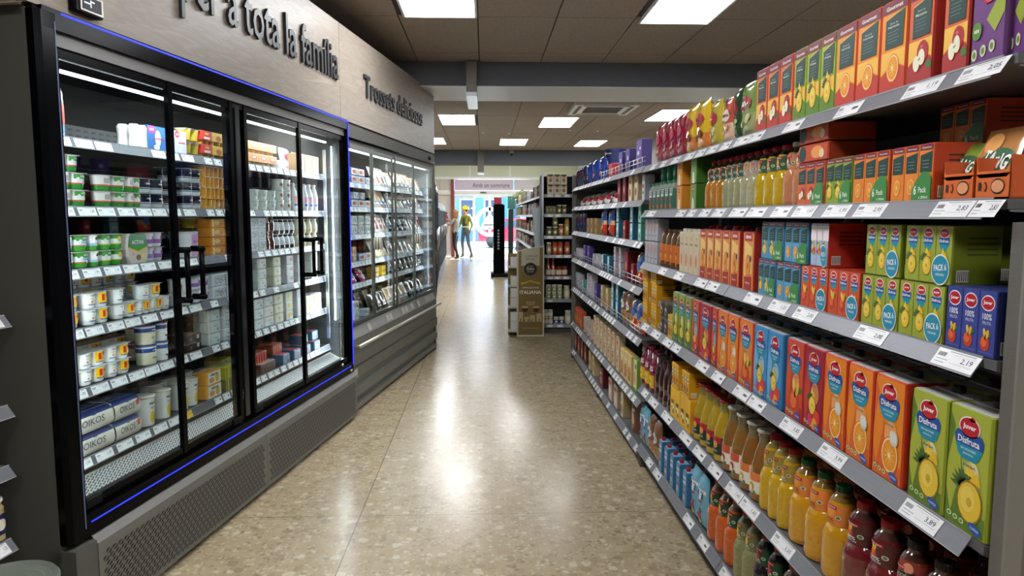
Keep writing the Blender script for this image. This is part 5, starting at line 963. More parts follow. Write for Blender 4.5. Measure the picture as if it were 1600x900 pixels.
# ventilation plinth with punched pattern
def punched(mb, x0, x1, z0, z1, y, px=.032, pz=.023, up=False, col='060607', fz=None):
    k = 0; z = z0; hw, hh = px * .44, pz * .43
    while z < z1:
        x = x0 + (px / 2 if k % 2 else 0)
        while x < x1:
            for q in ([(-1, -.55), (-1, .5), (-.6, 1), (.62, 1)], [(1, .55), (1, -.5), (.6, -1), (-.62, -1)]):
                mb.add([(x + a * hw, y, z + b * hh) if not up else (x + a * hw, z + b * hh, fz(z + b * hh)) for a, b in q], [(0, 1, 2, 3)], col)
            x += px
        z += pz; k += 1
    return mb
m = MB(); m.box(x0, x0 + .1, -.045, .06, .03, .33, M_CASE); m.build('plinth_end', CH)
for a, b in ((x0 + .102, -3.957), (-3.953, x1)):
    m = MB(); m.box(a, b, -.048, .05, .03, .315, M_CASE2); m.add([(a, -.048, .315), (b, -.048, .315), (b, -.02, .345), (a, -.02, .345)], [(0, 1, 2, 3)], M_CASE2)
    punched(m, a + .035, b - .03, .06, .29, -.0485); m.build('vent_panel', CH)
MB().box(x0 + .02, x1 - .02, .0, .05, .0, .03, M_DARK).build('kick_plate', CH)
# air grille in front of the bottom deck
m = MB(); m.add([(x0 + .034, .05, .44), (x1 - .034, .05, .44), (x1 - .034, .135, .485), (x0 + .034, .135, .485)], [(0, 1, 2, 3)], mat('a9abaa', .35, .5)); m.box(x0 + .034, x1 - .034, .03, .05, .425, .45, M_BLK2)
punched(m, x0 + .06, x1 - .06, .058, .132, 0, .022, .0125, True, '0b0b0c', lambda q: .441 + (q - .05) * .53); m.build('air_grille', CH)
CZ = [1.70, 1.45, 1.22, 1.0, .775, .51]
PR = {3: [(-5.05, -4.97, '1,15'), (-4.93, -4.84, '1,15'), (-4.80, -4.71, '1,15'), (-4.69, -4.6, '1,15')]}
for i, z in enumerate(CZ):
    xb = (x0 + .036, -4.33 + .15, -3.16, x1 - .14) if False else (x0 + .036, -4.13, -2.99, x1 - .036)
    tg = [(a, b, '1,%d5' % ((k * 3 + i) % 9 + 1)) for k, (a, b) in enumerate(loc_tags(x0 + .09, -4.2, 30 + i, .095, .016, .95))] + loc_tags(-4.15, x1 - .15, 60 + i, .065, .02, .85)
    if i == 5: tg = [t_ for t_ in tg if not (-4.44 < (t_[0] + t_[1]) / 2 < -4.3)] + [(-4.42, -4.33, '2,15', 1)]
    s = shelf(CH, x0 + .036, x1 - .036, .125, .60 if i < 5 else .62, z, rc=.012, tags=tg, rail=mat('62656f', .4, .2), deck=mat('3a3c40', .45, .4), lip=.014)
    if i < 5: pass
def area_in(fr, name, x, y, z, sx, sy, rot, e):
    l = bpy.data.lights.new(name, 'AREA'); l.shape = 'RECTANGLE'; l.size = sx; l.size_y = sy; l.energy = e; l.color = (.93, .97, 1)
    o = bpy.data.objects.new(name, l); o.location = fr.w(x, y, z)
    o.rotation_euler = (Matrix.Rotation(fr.a, 3, 'Z') @ Matrix(rot)).to_euler() if not isinstance(rot, tuple) else (Matrix.Rotation(fr.a, 3, 'Z') @ (Vector(rot).to_track_quat('-Z', 'Y').to_matrix())).to_euler(); COL.objects.link(o)
m = MB(); m.box(x0 + .05, x1 - .12, .088, .099, 1.945, 1.956, mat('eef4fa', .5, emit=LED_E)); m.build('led_tube', CH)
m = MB(); m.box(x1 - .06, x1 - .052, .075, .083, .72, 1.93, mat('eef4fa', .5, emit=LED_E)); m.build('led_tube', CH)
m = MB(); m.box(x1 - .115, x1 - .11, .1, .12, .6, 1.9, mat('c9cdd0', .3, .8)); m.build('wire_guard', CH)
for x, sgn in ((x0 + .05, 1), (-4.05, 1), (-4.05, -1), (x1 - .07, -1)):
    area_in(CF, 'cabinet_led', x, .03, 1.15, .03, 1.45, (sgn * .6, .8, 0), 4.2 if abs(x + 4.05) > .1 else 2.6)
for xc in (-4.68, -3.3): area_in(CF, 'cabinet_led', xc, .09, 1.935, 1.1, .03, (0, .6, -.8), 2.6)
# doors
for i, (a, b, hs) in enumerate(((x0 + .095, -4.60, 1), (-4.60, -4.105, 0), (-3.995, -3.325, 1), (-3.325, x1 - .055, 0))):
    dm = MB(); w = .022
    if i == 0: L = (a, a + .012, b - w, b)
    elif i == 1: L = (a, a + .008, b - .03, b)
    elif i == 2: L = (a, a + .03, b - w, b)
    else: L = (a, a + .008, b - .02, b)
    dm.box(L[0], L[1], -.008, .012, .43, 1.995, M_BLACK).box(L[2], L[3], -.008, .012, .43, 1.995, M_BLACK).box(L[1], L[2], -.004, .012, .43, .462, M_BLACK).box(L[1], L[2], -.004, .012, 1.965, 1.995, M_BLACK)
    d_ = dm.build('door', CH); MB().box(L[1], L[2], .001, .005, .46, 1.965, GLASS).build('glass_pane', d_)
    hx = (-4.625, -4.49, -3.305, -3.145)[i]; z0_, z1_ = 1.088, 1.322; h = MB()
    hy = -.07 if hs else -.055
    h.tube([(hx, -.0, z0_ + .012), (hx, hy, z0_ + .012)], .013, M_BLACK, 12).tube([(hx, 0, z1_ - .012), (hx, hy, z1_ - .012)], .013, M_BLACK, 12).tube([(hx, hy + .008, z0_), (hx, hy + .008, z1_)], .011, M_BLACK, 12)
    h.sphere((hx, hy, z0_ + .012), .014, .008, .014, M_BLACK).sphere((hx, hy, z1_ - .012), .014, .008, .014, M_BLACK); h.build('handle', d_)
    MB().box(b - .1 if i % 2 else a + .012, b - .03 if i % 2 else a + .09, -.01, .0, .432, .462, M_BLK2).build('hinge_cover', d_)
MB().box(-4.105, -3.995, .004, .05, .43, 1.995, M_BLACK).box(-4.07, -4.03, -.002, .004, .44, 1.99, mat('3a3d40', .15, .6)).build('centre_post', CH)
sp = MB(); Art().text('e8e8ea', 'COOL', 0, 0, .05, .014, 1, .03, pi / 2).on(sp, lambda u, v, o: (-4.088 + u, .0035 - o, .56 + v)); sp.build('decal', CH)
from collections import Counter
# wooden fascia with letters
for a, b, lab in ((x0 - .02, -2.632, 'oak fascia board above near chiller, long dark lettering'), (-2.628, .135, 'oak fascia board above far chiller, shorter dark lettering')):
    t = tag(empty('fascia_board', CF.w(0, 0), CF.a), lab, 'sign', 'oak sign boards over the chillers')
    MB().box(a, b, 0, .02, 2.115, 2.753, M_OAK).build('board', t)
    if a < -5: 
        e = MB(); e.box(a, a + .02, .0205, .8, 2.1045, 2.753, M_OAK)
        for k in range(9): e.box(a - .0006, a, .0, .8, 2.106 + k * .006, 2.1085 + k * .006, '6f6250' if k % 2 else 'a89880')
        e.build('end_return', t)
    if b > 0: MB().box(b - .02, b, .0205, .8, 2.106, 2.753, 'cfcfcb').build('end_return', t)
    txt, ta, tb, z0_, z1_ = ('l per a tota la família', -4.62, -2.69, 2.285, 2.585) if a < -5 else ('Trossets deliciosos', -2.15, -.41, 2.335, 2.505)
    T, xa_, xb_, ya_, yb_ = text_tris(txt, .008); sx_ = (tb - ta) / (xb_ - xa_); sz_ = (z1_ - z0_) / (yb_ - ya_); 
    ed = Counter(); key = lambda p: (round(p[0], 5), round(p[1], 5)); par = {}
    def find(q):
        while par.setdefault(q, q) != q: q = par[q]
        return q
    for tr in T:
        for i_ in range(len(tr)): ed[tuple(sorted((key(tr[i_]), key(tr[(i_ + 1) % len(tr)]))))] += 1; par[find(key(tr[i_]))] = find(key(tr[0]))
    comp = {}
    for tr in T: comp.setdefault(find(key(tr[0])), []).append(tr)
    gs = sorted(([min(x for tr in g_ for x, y in tr), max(x for tr in g_ for x, y in tr), {r_}] for r_, g_ in comp.items()), key=lambda q: q[0]); mg = []
    for g_ in gs:                                        # dots and accents join the stem below them
        if mg and g_[0] < mg[-1][1] - .02: mg[-1][1] = max(mg[-1][1], g_[1]); mg[-1][2] |= g_[2]
        else: mg.append(g_)
    W_ = lambda x, yy, y: (ta + (x - xa_) * sx_, yy, z0_ + (y - ya_) * sz_)
    for g_ in mg:
        lm = MB()
        for r_ in g_[2]:
            for tr in comp[r_]: lm.add([W_(x, -.016, y) for x, y in tr], [tuple(range(len(tr)))], '35363a')
        for (p, q_), n_ in ed.items():
            if n_ == 1 and find(p) in g_[2]: lm.add([W_(x, yy, y) for (x, y), yy in ((p, -.016), (q_, -.016), (q_, -.001), (p, -.001))], [(0, 1, 2, 3)], '26272a')
        lm.build('letter', t)
t = tag(empty('temperature_display', CF.w(-5.17, 0), CF.a), 'small black temperature display on the oak board', 'display')
MB().cbox(.02, .16, -.03, -.001, 2.135, 2.205, M_BLACK, .006).build('housing', t)
MB().box(.04, .15, -.034, -.03, 2.142, 2.198, 'b8b4aa|m').box(.05, .14, -.036, -.034, 2.148, 2.192, '0a0c12').build('bezel', t)
m = MB(); Art().rect('c8d4ff|e', -.03, -.002, .0, .002, 1).rect('c8d4ff|e', .0, -.012, .004, .012, 1).rect('c8d4ff|e', .0, .006, .02, .01, 1).on(m, lambda u, v, o: (.085 + u, -.036 - o, 2.17 + v)); m.build('readout', t)

# ------------------------------------------------------------------ stock of the first chiller
C = ['in near chiller, %s' % s for s in ('top shelf', 'second shelf down', 'third shelf down', 'fourth shelf down', 'fifth shelf down', 'bottom deck')]
DC = [z + .035 for z in CZ]
def c(i, k, a, b, n=1, dz=0, **kw): run(CF, C[i], DC[i] + dz, kw.pop('y', .142), k, a, b, n, hi=-2.62, lo=-5.28, room=(CZ[i - 1] + .018 - DC[i] - dz if i else .3), **kw)
c(0, 'kefir', 92, 103, 1, fit=False); c(0, 'fp_blue', 212, 262); c(0, 'fp_red', 264, 291); c(0, 'flan', 292, 317, 1, lay=2); c(0, 'slv_red', 317, 331, 1, lay=2); c(0, 'slv_yel', 331, 351, lay=2); c(0, 'custard', 352, 386, 2, lay=2)
c(0, 'slv_pink', 389, 433, 3, lay=2); c(0, 'cash', 442, 464, 1, y=.2, dz=.0); c(0, 'whitebox', 436, 452); c(0, 'kraft', 465, 499, 3); c(0, 'cash', 466, 488, 1, y=.26)
c(1, 'activia', 95, 142, 1, lay=2); c(1, 'activia', 157, 205, 1, lay=2); c(1, 'activia', 206, 222, 1, lay=2, y=.142) ; c(1, 'activia', 92, 128, 1, dz=.127, y=.15)
c(1, 'navy', 223, 262, 1, lay=2); c(1, 'navy', 262, 292, 1, lay=3, y=.2); c(1, 'navy', 293, 320, 1, lay=3); c(1, 'mousse', 321, 372, 4, lay=4); c(1, 'wtub', 377, 395, 1, lay=2)
c(1, 'wtub', 396, 436, 3, lay=2); c(1, 'btub', 420, 446, 1, y=.24, dz=.0); c(1, 'pics', 437, 459, 2, lay=3); c(1, 'drinky', 460, 500, 5); c(1, 'drinky', 462, 502, 5, y=.21)
c(2, 'act_blue', 99, 146, 1, lay=2); c(2, 'act_coffee', 147, 161, 1, lay=2, fit=True); c(2, 'act_yel', 162, 199, 1, lay=2); c(2, 'teardrop', 200, 233); c(2, 'purp', 234, 259, 2, lay=2)
c(2, 'pinktub', 288, 327); c(2, 'flan', 290, 330, 1, dz=.128, y=.2); c(2, 'flan', 290, 330, 1, y=.3, lay=2); c(2, 'orgtray', 331, 354, 1, lay=4); c(2, 'yeltray', 355, 374, 1, lay=4); c(2, 'checker', 392, 417, 2, lay=3); c(2, 'choc', 417, 432, 2, lay=2); c(2, 'flagjar', 433, 463, 4, lay=2); c(2, 'creamjar', 464, 500, 4, lay=2)
c(3, 'danone', 130, 184, 1, lay=2); c(3, 'danone2', 109, 130, 1, lay=2); c(3, 'danone1', 185, 201, 1, lay=2); c(3, 'danone2', 202, 217, 1); c(3, 'danone', 218, 257, 2, lay=1); c(3, 'danone', 222, 257, 1, dz=.0625)
c(3, 'danone', 112, 220, 3, y=.28, lay=3); c(3, 'danone1', 259, 270, 1)
c(3, 'pics', 280, 303, 2, lay=2); c(3, 'purp', 306, 332, 2, lay=2); c(3, 'checker', 334, 373, 2, lay=2); c(3, 'checker', 376, 394, 1, lay=2); c(3, 'whitebut', 396, 424, 1, lay=3); c(3, 'cream2', 424, 444, 1, lay=3); c(3, 'spreadr', 445, 480, 2, lay=3); c(3, 'spready', 481, 503, 1, lay=3)
c(4, 'danone2', 113, 130, 1, lay=2); c(4, 'danone', 131, 209, 2, lay=2); c(4, 'danone', 125, 205, 2, y=.28, lay=2); c(4, 'vanilla', 232, 254, 1, lay=2); c(4, 'coco', 255, 270, 1, lay=2); c(4, 'vanilla', 216, 240, 1, y=.25, lay=2); c(4, 'choctray', 286, 322, 1, lay=2)
c(4, 'choctray', 288, 318, 1, y=.26, lay=3); c(4, 'whitebut', 323, 349, 1, lay=3); c(4, 'checker', 349, 375, 1, lay=3); c(4, 'whitebut', 396, 428, 2, lay=3); c(4, 'cream2', 429, 444, 1, lay=3); c(4, 'spready', 445, 461, 1, lay=3); c(4, 'spreadr', 462, 478, 1, lay=3); c(4, 'spready', 479, 503, 2, lay=2)
c(5, 'oikos', 118, 180, 1, lay=2); c(5, 'oikosf', 181, 221, 1, lay=2); c(5, 'alpro', 226, 257); c(5, 'alpro', 259, 275); c(5, 'alpro', 287, 317, 2); c(5, 'alpro', 240, 310, 3, y=.25); c(5, 'alprobox', 325, 347, 1, lay=2)
c(5, 'yellowd', 348, 377, 1); c(5, 'yellowp', 348, 377, 1, dz=.064); c(5, 'yellowd', 379, 394, 1, lay=2); c(5, 'maroon', 400, 438, 1); c(5, 'redgel', 397, 418, 1, dz=.062, y=.17); c(5, 'orangegel', 419, 448, 1, dz=.062, y=.2); c(5, 'bluedes', 439, 503, 4, back=1); c(5, 'bluedes', 468, 500, 2, dz=.062, y=.17); c(5, 'yellowp', 330, 380, 1, y=.26, lay=2); c(5, 'maroon', 405, 440, 1, y=.26)

# ------------------------------------------------------------------ second chiller
C2 = tag(empty('sliding_door_chiller', CF.w(0, 0), CF.a), 'grey chiller with silver framed sliding glass doors, cold meats inside', 'chiller')
x0, x1 = -2.545, .14
m = MB(); m.box(x0, x0 + .03, .0, DP, 0, 2.1, M_CASE2).box(x1 - .05, x1, -.0, DP, 0, 2.1, M_CASE2).box(x0, x1, DP - .03, DP, 0, 2.1, M_CASE2).box(x0, x1, .0, DP, 2.03, 2.1, M_CASE)
m.box(x0 + .03, x1 - .05, .05, DP - .03, .0, .6, M_CASE2); m.build('casing', C2)
MB().box(x0 + .03, x1 - .05, .0, .03, 1.965, 2.03, M_CASE).tube([(x0 + .03, -.006, 2.0), (x1 - .05, -.006, 2.0)], .008, M_BLACK).build('header', C2)
MB().box(x0 + .03, x1 - .05, .61, .63, .6, 2.03, M_LINER).box(x1 - .054, x1 - .05, .04, .6, .6, 2.0, mat('8a9094', .3, .3)).build('inner_liner', C2)
MB().box(x0 + .03, x1 - .05, -.01, .05, .36, .56, M_CASE2).build('front_panel', C2)
m = MB(); m.add([(x0 + .03, -.012, .56), (x1 - .05, -.012, .56), (x1 - .05, .02, .64), (x0 + .03, .02, .64)], [(0, 1, 2, 3)], mat('8f928f', .4, .3)); m.build('price_strip', C2)
for a, b in auto(x0 + .03, x1 - .1, .07, .03, 5, .4): MB().add([(a, -.0115, .575), (b, -.0115, .575), (b, .008, .625), (a, .008, .625)], [(0, 1, 2, 3)], 'b8b4a8').build('price_tag', C2)
MB().tube([(x0 + .03, -.055, .512), (x1 - .03, -.055, .512)], .014, mat('b4b1a6', .35, .5), 12).tube([(x0 + .05, -.055, .512), (x0 + .05, 0, .512)], .008, M_ALU).tube([(x1 - .08, -.055, .512), (x1 - .08, 0, .512)], .008, M_ALU).build('bumper_rail', C2)
m = MB(); zz = [(.355, -.012), (.27, -.012), (.262, .012), (.205, .02), (.2, -.008), (.13, -.012), (.122, .012), (.075, .02), (.07, -.004), (.03, -.004)]
for (a, ya), (b, yb) in zip(zz, zz[1:]): m.add([(x0 + .02, ya, a), (x0 + .02, yb, b), (x1, yb, b), (x1, ya, a)], [(0, 1, 2, 3)], M_CASE2)
m.build('plinth', C2)
MB().box(x0 + .04, x0 + .1, -.0135, -.0122, .27, .34, 'c9c4ae').box(x0 + .045, x0 + .095, -.0142, -.0136, .29, .295, '5a5a50').box(x0 + .068, x0 + .07, -.0142, -.0136, .275, .335, '5a5a50').build('rating_label', C2)
MB().tube([(-.09, -.001, 2.05), (-.09, -.012, 2.05)], .018, M_BLACK, 14).build('lock', C2)
ZC2 = [1.67, 1.484, 1.27, 1.056, .886]
for i, z in enumerate(ZC2): shelf(C2, x0 + .034, x1 - .056, .115, .55, z, rc=.012, rh=.04, tags=auto(x0 + .05, x1 - .08, .07, .012, 80 + i, .9), rail=mat('8fa0c4', .4, .1), deck=mat('70747a', .4, .4), lip=.014)
MB().box(x0 + .034, x1 - .056, .05, .6, .60, .655, mat('50545a', .5, .3)).build('bottom_deck', C2)
SIL = mat('70746f', .32, .75)
for i, (a, b) in enumerate(((x0 + .035, -1.96), (-1.99, -1.40), (-1.36, -.72), (-.75, x1 - .055))):
    dm = MB(); y = .004 if i % 2 else -.004; w = .028
    dm.box(a, a + w * (.5 if i == 0 else 1), y, y + .012, .655, 1.97, SIL).box(b - w, b, y, y + .012, .655, 1.97, SIL).box(a + w, b - w, y, y + .012, .655, .68, SIL).box(a + w, b - w, y, y + .012, 1.93, 1.965, SIL)
    d_ = dm.build('door', C2); MB().box(a + w * .6, b - w, y + .004, y + .007, .68, 1.93, GLASS).build('glass_pane', d_)
    hx = b - .02 if i % 2 == 0 else a + .05; h = MB()
    for k in range(3): h.lathe([(.03, 0), (.042, .004), (.042, .012), (.03, .016)], mat('c2bfb0', .35, .4), 16, 0, 0, k * .022)
    vs = [(hx + v[0] * .55 + .0, y - .002 - v[2], 1.237 + v[1] * 1.2) for v in h.v]; h.v = vs; h.build('handle', d_)
area_in(CF, 'cabinet_led', -1.85, .07, 1.93, 1.2, .03, (0, .55, -.8), 1.8); area_in(CF, 'cabinet_led', -.6, .07, 1.93, 1.2, .03, (0, .55, -.8), 1.8)
for x, sgn in ((x0 + .05, 1), (-1.38, 1), (-1.38, -1), (x1 - .07, -1)): area_in(CF, 'cabinet_led', x, .06, 1.3, .03, 1.2, (sgn * .8, .6, 0), .8)
MB().box(x0 + .05, x1 - .1, .07, .085, 1.935, 1.95, mat('eef4fa', .5, emit=3)).build('led_tube', C2)
Q = ['in far chiller, %s' % s for s in ('top shelf', 'second shelf down', 'third shelf down', 'fourth shelf down', 'fifth shelf down', 'bottom deck')]
DQ = [z + .0405 for z in ZC2] + [.656]
def q2(i, k, a, b, n=1, dz=0, **kw): run(CF, Q[i], DQ[i] + dz, kw.pop('y', .132), k, a, b, n, hi=.08, lo=-2.51, room=(ZC2[i - 1] + .024 - DQ[i] - dz if i else .22), **kw)
q2(0, 'flat', 549, 570, 2, lay=2); q2(0, 'bluebutter', 570, 582, 1); q2(0, 'meat', 584, 607, 3); q2(0, 'cheese', 609, 617, 1); q2(0, 'saus', 620, 646, 4); q2(0, 'cheese', 648, 664, 3)
q2(1, 'flat', 549, 580, 3, lay=1); q2(1, 'bluebutter', 552, 572, 2, dz=.06); q2(1, 'saus', 584, 607, 4); q2(1, 'cheese', 609, 640, 4); q2(1, 'saus', 641, 664, 5)
q2(2, 'whitepk', 549, 580, 3, lay=2); q2(2, 'meat', 584, 607, 4); q2(2, 'darkp', 609, 640, 4); q2(2, 'meat', 641, 664, 5)
q2(3, 'kraft', 549, 560, 1); q2(3, 'flat', 561, 581, 2); q2(3, 'cheese', 584, 607, 3); q2(3, 'meat', 609, 640, 4); q2(3, 'cheese', 641, 664, 4)
q2(4, 'pinkbag', 549, 570, 2, fit=False) if False else q2(4, 'pinkbag', 550, 578, 2); q2(4, 'yeltray', 584, 606, 2, lay=2); q2(4, 'darkp', 609, 640, 4); q2(4, 'darkp', 641, 664, 4)
q2(5, 'whitepk', 549, 566, 1, lay=2, y=.08); q2(5, 'bluebutter', 567, 582, 1, y=.08); q2(5, 'darkp', 584, 607, 3, y=.08); q2(5, 'saus', 609, 640, 4, y=.08); q2(5, 'darkp', 641, 664, 4, y=.08); q2(5, 'cheese', 560, 610, 4, y=.25)

# ------------------------------------------------------------------ shelving at the left edge of the picture
t = tag(empty('shelving_bay', CF.w(0, 0), CF.a), 'dark shelving unit cut off by the left picture edge', 'shelving')
MB().box(-6.3, -5.37, .5, .53, 0, 2.0, M_DARK).build('back_panel', t); MB().box(-6.3, -5.37, .13, .5, 0, .05, M_CASE).build('kick_plate', t)
LZ = [1.10, .81, .615, .375]
for i, z in enumerate(LZ): shelf(t, -6.3, -5.365 - .012 * i, .09, .49, z, rc=.025, tags=[(-5.48, -5.39 - .012 * i, ('2,15', None, None, '1,35')[i])] if i in (0, 3) else [], rail=mat('7c7e84', .35, .2), deck=M_CASE)
run(CF, 'left edge shelving, lowest visible shelf', .4105, .12, 'jar_beans', -14, 21, 1, fit=False); run(CF, 'left edge shelving, second visible shelf', .651, .12, 'jar_brown', -32, 3, 1, fit=False)
run(CF, 'left edge shelving, under the lowest shelf', .07, .18, 'jar_beans', -10, 28, 1, fit=False)
MB().box(-6.3, -5.4, .14, .49, .05, .069, M_CASE).build('shelf', t)
t = tag(empty('plastic_tub', (-1.365, 1.97, .11)), 'round grey-green tub lid at the bottom left corner', 'tub')
MB().lathe([(.1, 0), (.115, .01), (.128, .29)], '5d6156', 32).build('body', t)
MB().lathe([(.135, .285), (.138, .3), (.132, .31), (.118, .302), (.1, .3), (.095, .303), (.07, .301), (.065, .304), (.04, .302), (.0, .302)], mat('6b7066', .35), 40, cap=False).build('lid', t)
# ------------------------------------------------------------------ gondola end facing the camera, beyond the cross aisle
EF = Frame((.70, 8.72), 0, 1.001)
EZ = [1.716, 1.476, 1.21, .975, .71, .425, .11]
t = tag(empty('end_cap_shelving', EF.w(0, 0), 0), 'shelving end facing the camera with sauces and small jars', 'shelving')
MB().box(.02, 1.0, .32, .35, 0, 1.95, M_DARK).build('back_panel', t); MB().box(.02, 1.0, .05, .32, 0, .06, M_CASE).build('kick_plate', t)
u = MB(); u.box(0, .022, -.01, .03, .0, 1.98, 'aeb4b8|m').box(0, .02, .03, .35, .9, 1.95, '43504c'); 
for k in range(28): u.box(.022, .0235, -.005, .02, .1 + k * .065, .13 + k * .065, '1c1d20')
u.build('upright', t); MB().box(.98, 1.0, -.01, .03, 0, 1.98, M_POST).build('upright', t)
for i, z in enumerate(EZ):
    shelf(t, .03, .98, .0, .31, z - .0345, rc=.01, tags=auto(.05, .6, .07, .04, 90 + i, .8), rail=mat('8a8f94', .4, .3), deck=M_SHELF)
ER = ['on facing shelving end, %s' % s for s in ('top shelf', 'second shelf', 'third shelf', 'fourth shelf', 'fifth shelf', 'sixth shelf', 'bottom shelf')]
def e(i, k, a, b, n=1, dz=0, **kw): run(EF, ER[i], EZ[i] + dz, kw.pop('y', .03), k, a, b, n, room=(EZ[i - 1] - .02 - EZ[i] - dz if i else 9), **kw)
e(0, 'creamtop', 855, 886, 3, lay=2); e(1, 'olivebox', 853, 869, 3); e(1, 'jar_olive', 870, 886, 2); e(2, 'jar_olive', 854, 872, 2); e(2, 'jar_olive', 863, 872, 1, dz=.116); e(2, 'jar_salmon', 873, 881, 1); e(2, 'jar_yellow', 882, 890, 1)
e(3, 'jar_beige', 854, 862); e(3, 'jar_orange', 863, 880, 2); e(3, 'jar_orange', 882, 891); e(4, 'ketchup', 853, 868, 2); e(4, 'ketchups', 869, 887, 2); e(5, 'jar_green', 853, 879, 3, lay=2); e(5, 'jar_big', 881, 891, 1)
e(6, 'jar_cream', 850, 864, 2, lay=2); e(6, 'jar_blue', 865, 882, 2); e(6, 'jar_big', 883, 893, 1)
# ------------------------------------------------------------------ long gondola along the far part of the aisle
LF = Frame((.70, 0), -pi / 2, -1)
LZ2 = [1.716, 1.476, 1.21, .975, .71, .425, .11]
for bi, (xa, xb, lab) in enumerate(((-11.4, -9.1, 'far aisle shelving of coffee packets, nearer bay'), (-14.0, -11.41, 'far aisle shelving of coffee packets, middle bay'), (-16.8, -14.01, 'far aisle shelving of coffee packets, farthest bay'))):
    t = tag(empty('shelving_bay', LF.w(0, 0), LF.a), lab, 'shelving', 'far aisle shelving')
    MB().box(xa, xb, .33, .36, 0, 1.86, M_DARK).build('back_panel', t); MB().box(xa, xb, .05, .33, 0, .06, M_CASE).build('kick_plate', t)
    MB().box(xa, xa + .02, .28, .33, 0, 1.9, M_POST).build('upright', t)
    r = random.Random(40 + bi)
    for i, z in enumerate(LZ2):
        if i == 6 and bi == 0: continue
        shelf(t, xa, xb, .0, .32, z - .0345, tags=auto(xa, xb, .09, .09, 200 + bi * 7 + i, .5), rail=mat('a5adb4', .35, .4))
        x = xa + .06
        while x < xb - .5:
            if i == 0 and bi == 2 and -16.3 < x < -15.65: x += .1; continue
            kk = r.choice(FAR + ['brownp', 'creamtop']); n = r.randint(2, 3); K_ = KINDS[kk]
            if i == 6: n = 2
            for q in range(n):
                if x < xb - .08: put(LF, 'far aisle %s bay, %s' % (('near', 'middle', 'far')[bi], ('top shelf', 'second shelf', 'third shelf', 'fourth shelf', 'fifth shelf', 'sixth shelf', 'bottom shelf')[i]), K_, x + K_.w / 2, .03 + r.uniform(0, .02), z + .0008, sc=(.97, 1, r.uniform(.85, 1.05)))
                x += K_.w + .004
            x += r.uniform(.02, .16)
t = tag(MB().cbox(-.06, .06, 0, .012, 0, .5, 'c9d4da', .004).build('shelf_sign', None, (.69, 8.9, 1.06)), 'narrow pale vertical strip beside the gold coffee stand', 'sign'); t.rotation_euler = (0, radians(-4), 0)
# ------------------------------------------------------------------ gold coffee stand
t = tag(empty('coffee_display_stand', (.385, 8.5, 0)), 'tall gold coffee display stand with two cups pictured', 'display stand')
m = MB(); m.add([(0, 0, .0), (.33, .0, .0), (.33, 0, 1.105), (0, 0, 1.04), (0, .02, .0), (.33, .02, .0), (.33, .02, 1.105), (0, .02, 1.04)], [(0, 1, 2, 3), (7, 6, 5, 4), (0, 3, 7, 4), (1, 5, 6, 2), (3, 2, 6, 7)], 'c2bda8')
A = Art(); A.poly('796434', [(.02, .02), (.315, .02), (.315, 1.085), (.02, 1.03)], 1).poly('b3ac96', [(.055, .86), (.275, .86), (.275, 1.075), (.055, 1.035)], 2)
A.text('5a5244', 'TU COFFEE SHOP', .165, .975, .17, .018, 3).text('5a5244', 'EN CASA', .165, .94, .1, .018, 3).ell('15140f', .165, .82, .078, .078, 3, 24).text('c9c4b4', 'Dolce', .165, .825, .09, .035, 4).text('a8a294', 'Gusto', .165, .79, .08, .022, 4).text('a8a294', 'nescafé', .165, .855, .07, .014, 4)
A.poly('c2a22a', [(.05, .655), (.165, .685), (.285, .655), (.285, .635), (.165, .663), (.05, .63)], 3).text('6a5a20', 'DESCUBRE LA NUEVA', .165, .665, .18, .012, 4)
A.text('d4cbb0', 'ISPIRAZIONE', .165, .595, .2, .02, 3).text('f0ead6', 'ITALIANA', .165, .54, .26, .042, 3, .02)
for x, z, s in ((.1, .33, 1), (.235, .33, .95)): A.poly('a8886a', [(x - .042 * s, z + .03), (x + .042 * s, z + .03), (x + .03 * s, z - .03), (x - .03 * s, z - .03)], 3).poly('3a1f14', [(x - .04 * s, z + .015), (x + .04 * s, z + .015), (x + .028 * s, z - .03), (x - .028 * s, z - .03)], 4).ell('c8aa84', x, z + .03, .042 * s, .009, 5)
A.poly('a08058', [(.11, .43), (.225, .43), (.215, .38), (.12, .38)], 3)
for x, w_, h_ in ((.05, .05, .12), (.12, .06, .06), (.19, .06, .08), (.27, .06, .1)): A.rect('b4a67a', x - w_ / 2, .18, x + w_ / 2, .18 + h_, 2)
for k in range(6): A.rect('796434', .04 + k * .045, .16, .055 + k * .045, .215, 3)
A.rect('b4a67a', .06, .1, .27, .105, 2); A.on(m, flat(0)); m.build('front_panel', t)
m = MB(); m.box(.0, .015, .02, .5, 0, 1.0, 'bdb8a6') if False else None; m.box(.27, .285, .02, .18, 0, 1.0, 'bdb8a6').box(-.1, .285, .18, .195, 0, 1.0, '8a7440')
for z in (.83, .6, .34, .05): m.box(-.1, .27, .022, .18, z, z + .02, 'c9c4b6')
m.build('rack', t)
SF = Frame((.29, 8.465), -pi / 2, -1)
for z, k, s in ((.8515, 'capsp', 'upper'), (.6215, 'capsg', 'middle'), (.3615, 'capsg', 'lower'), (.0715, 'capsw', 'bottom')):
    for j in range(1):
        for l in range(1 if z > .8 else 2 if z > .1 else 2):
            if z + l * .115 + .11 > {.8515: 1.04, .6215: .82, .3615: .59, .0715: .33}[z]: continue
            put(SF, 'on gold coffee stand, %s shelf' % s, KINDS[k], -.1 - j * .13, .02, z + l * .1152, l, 2 if z < .8 else 1)
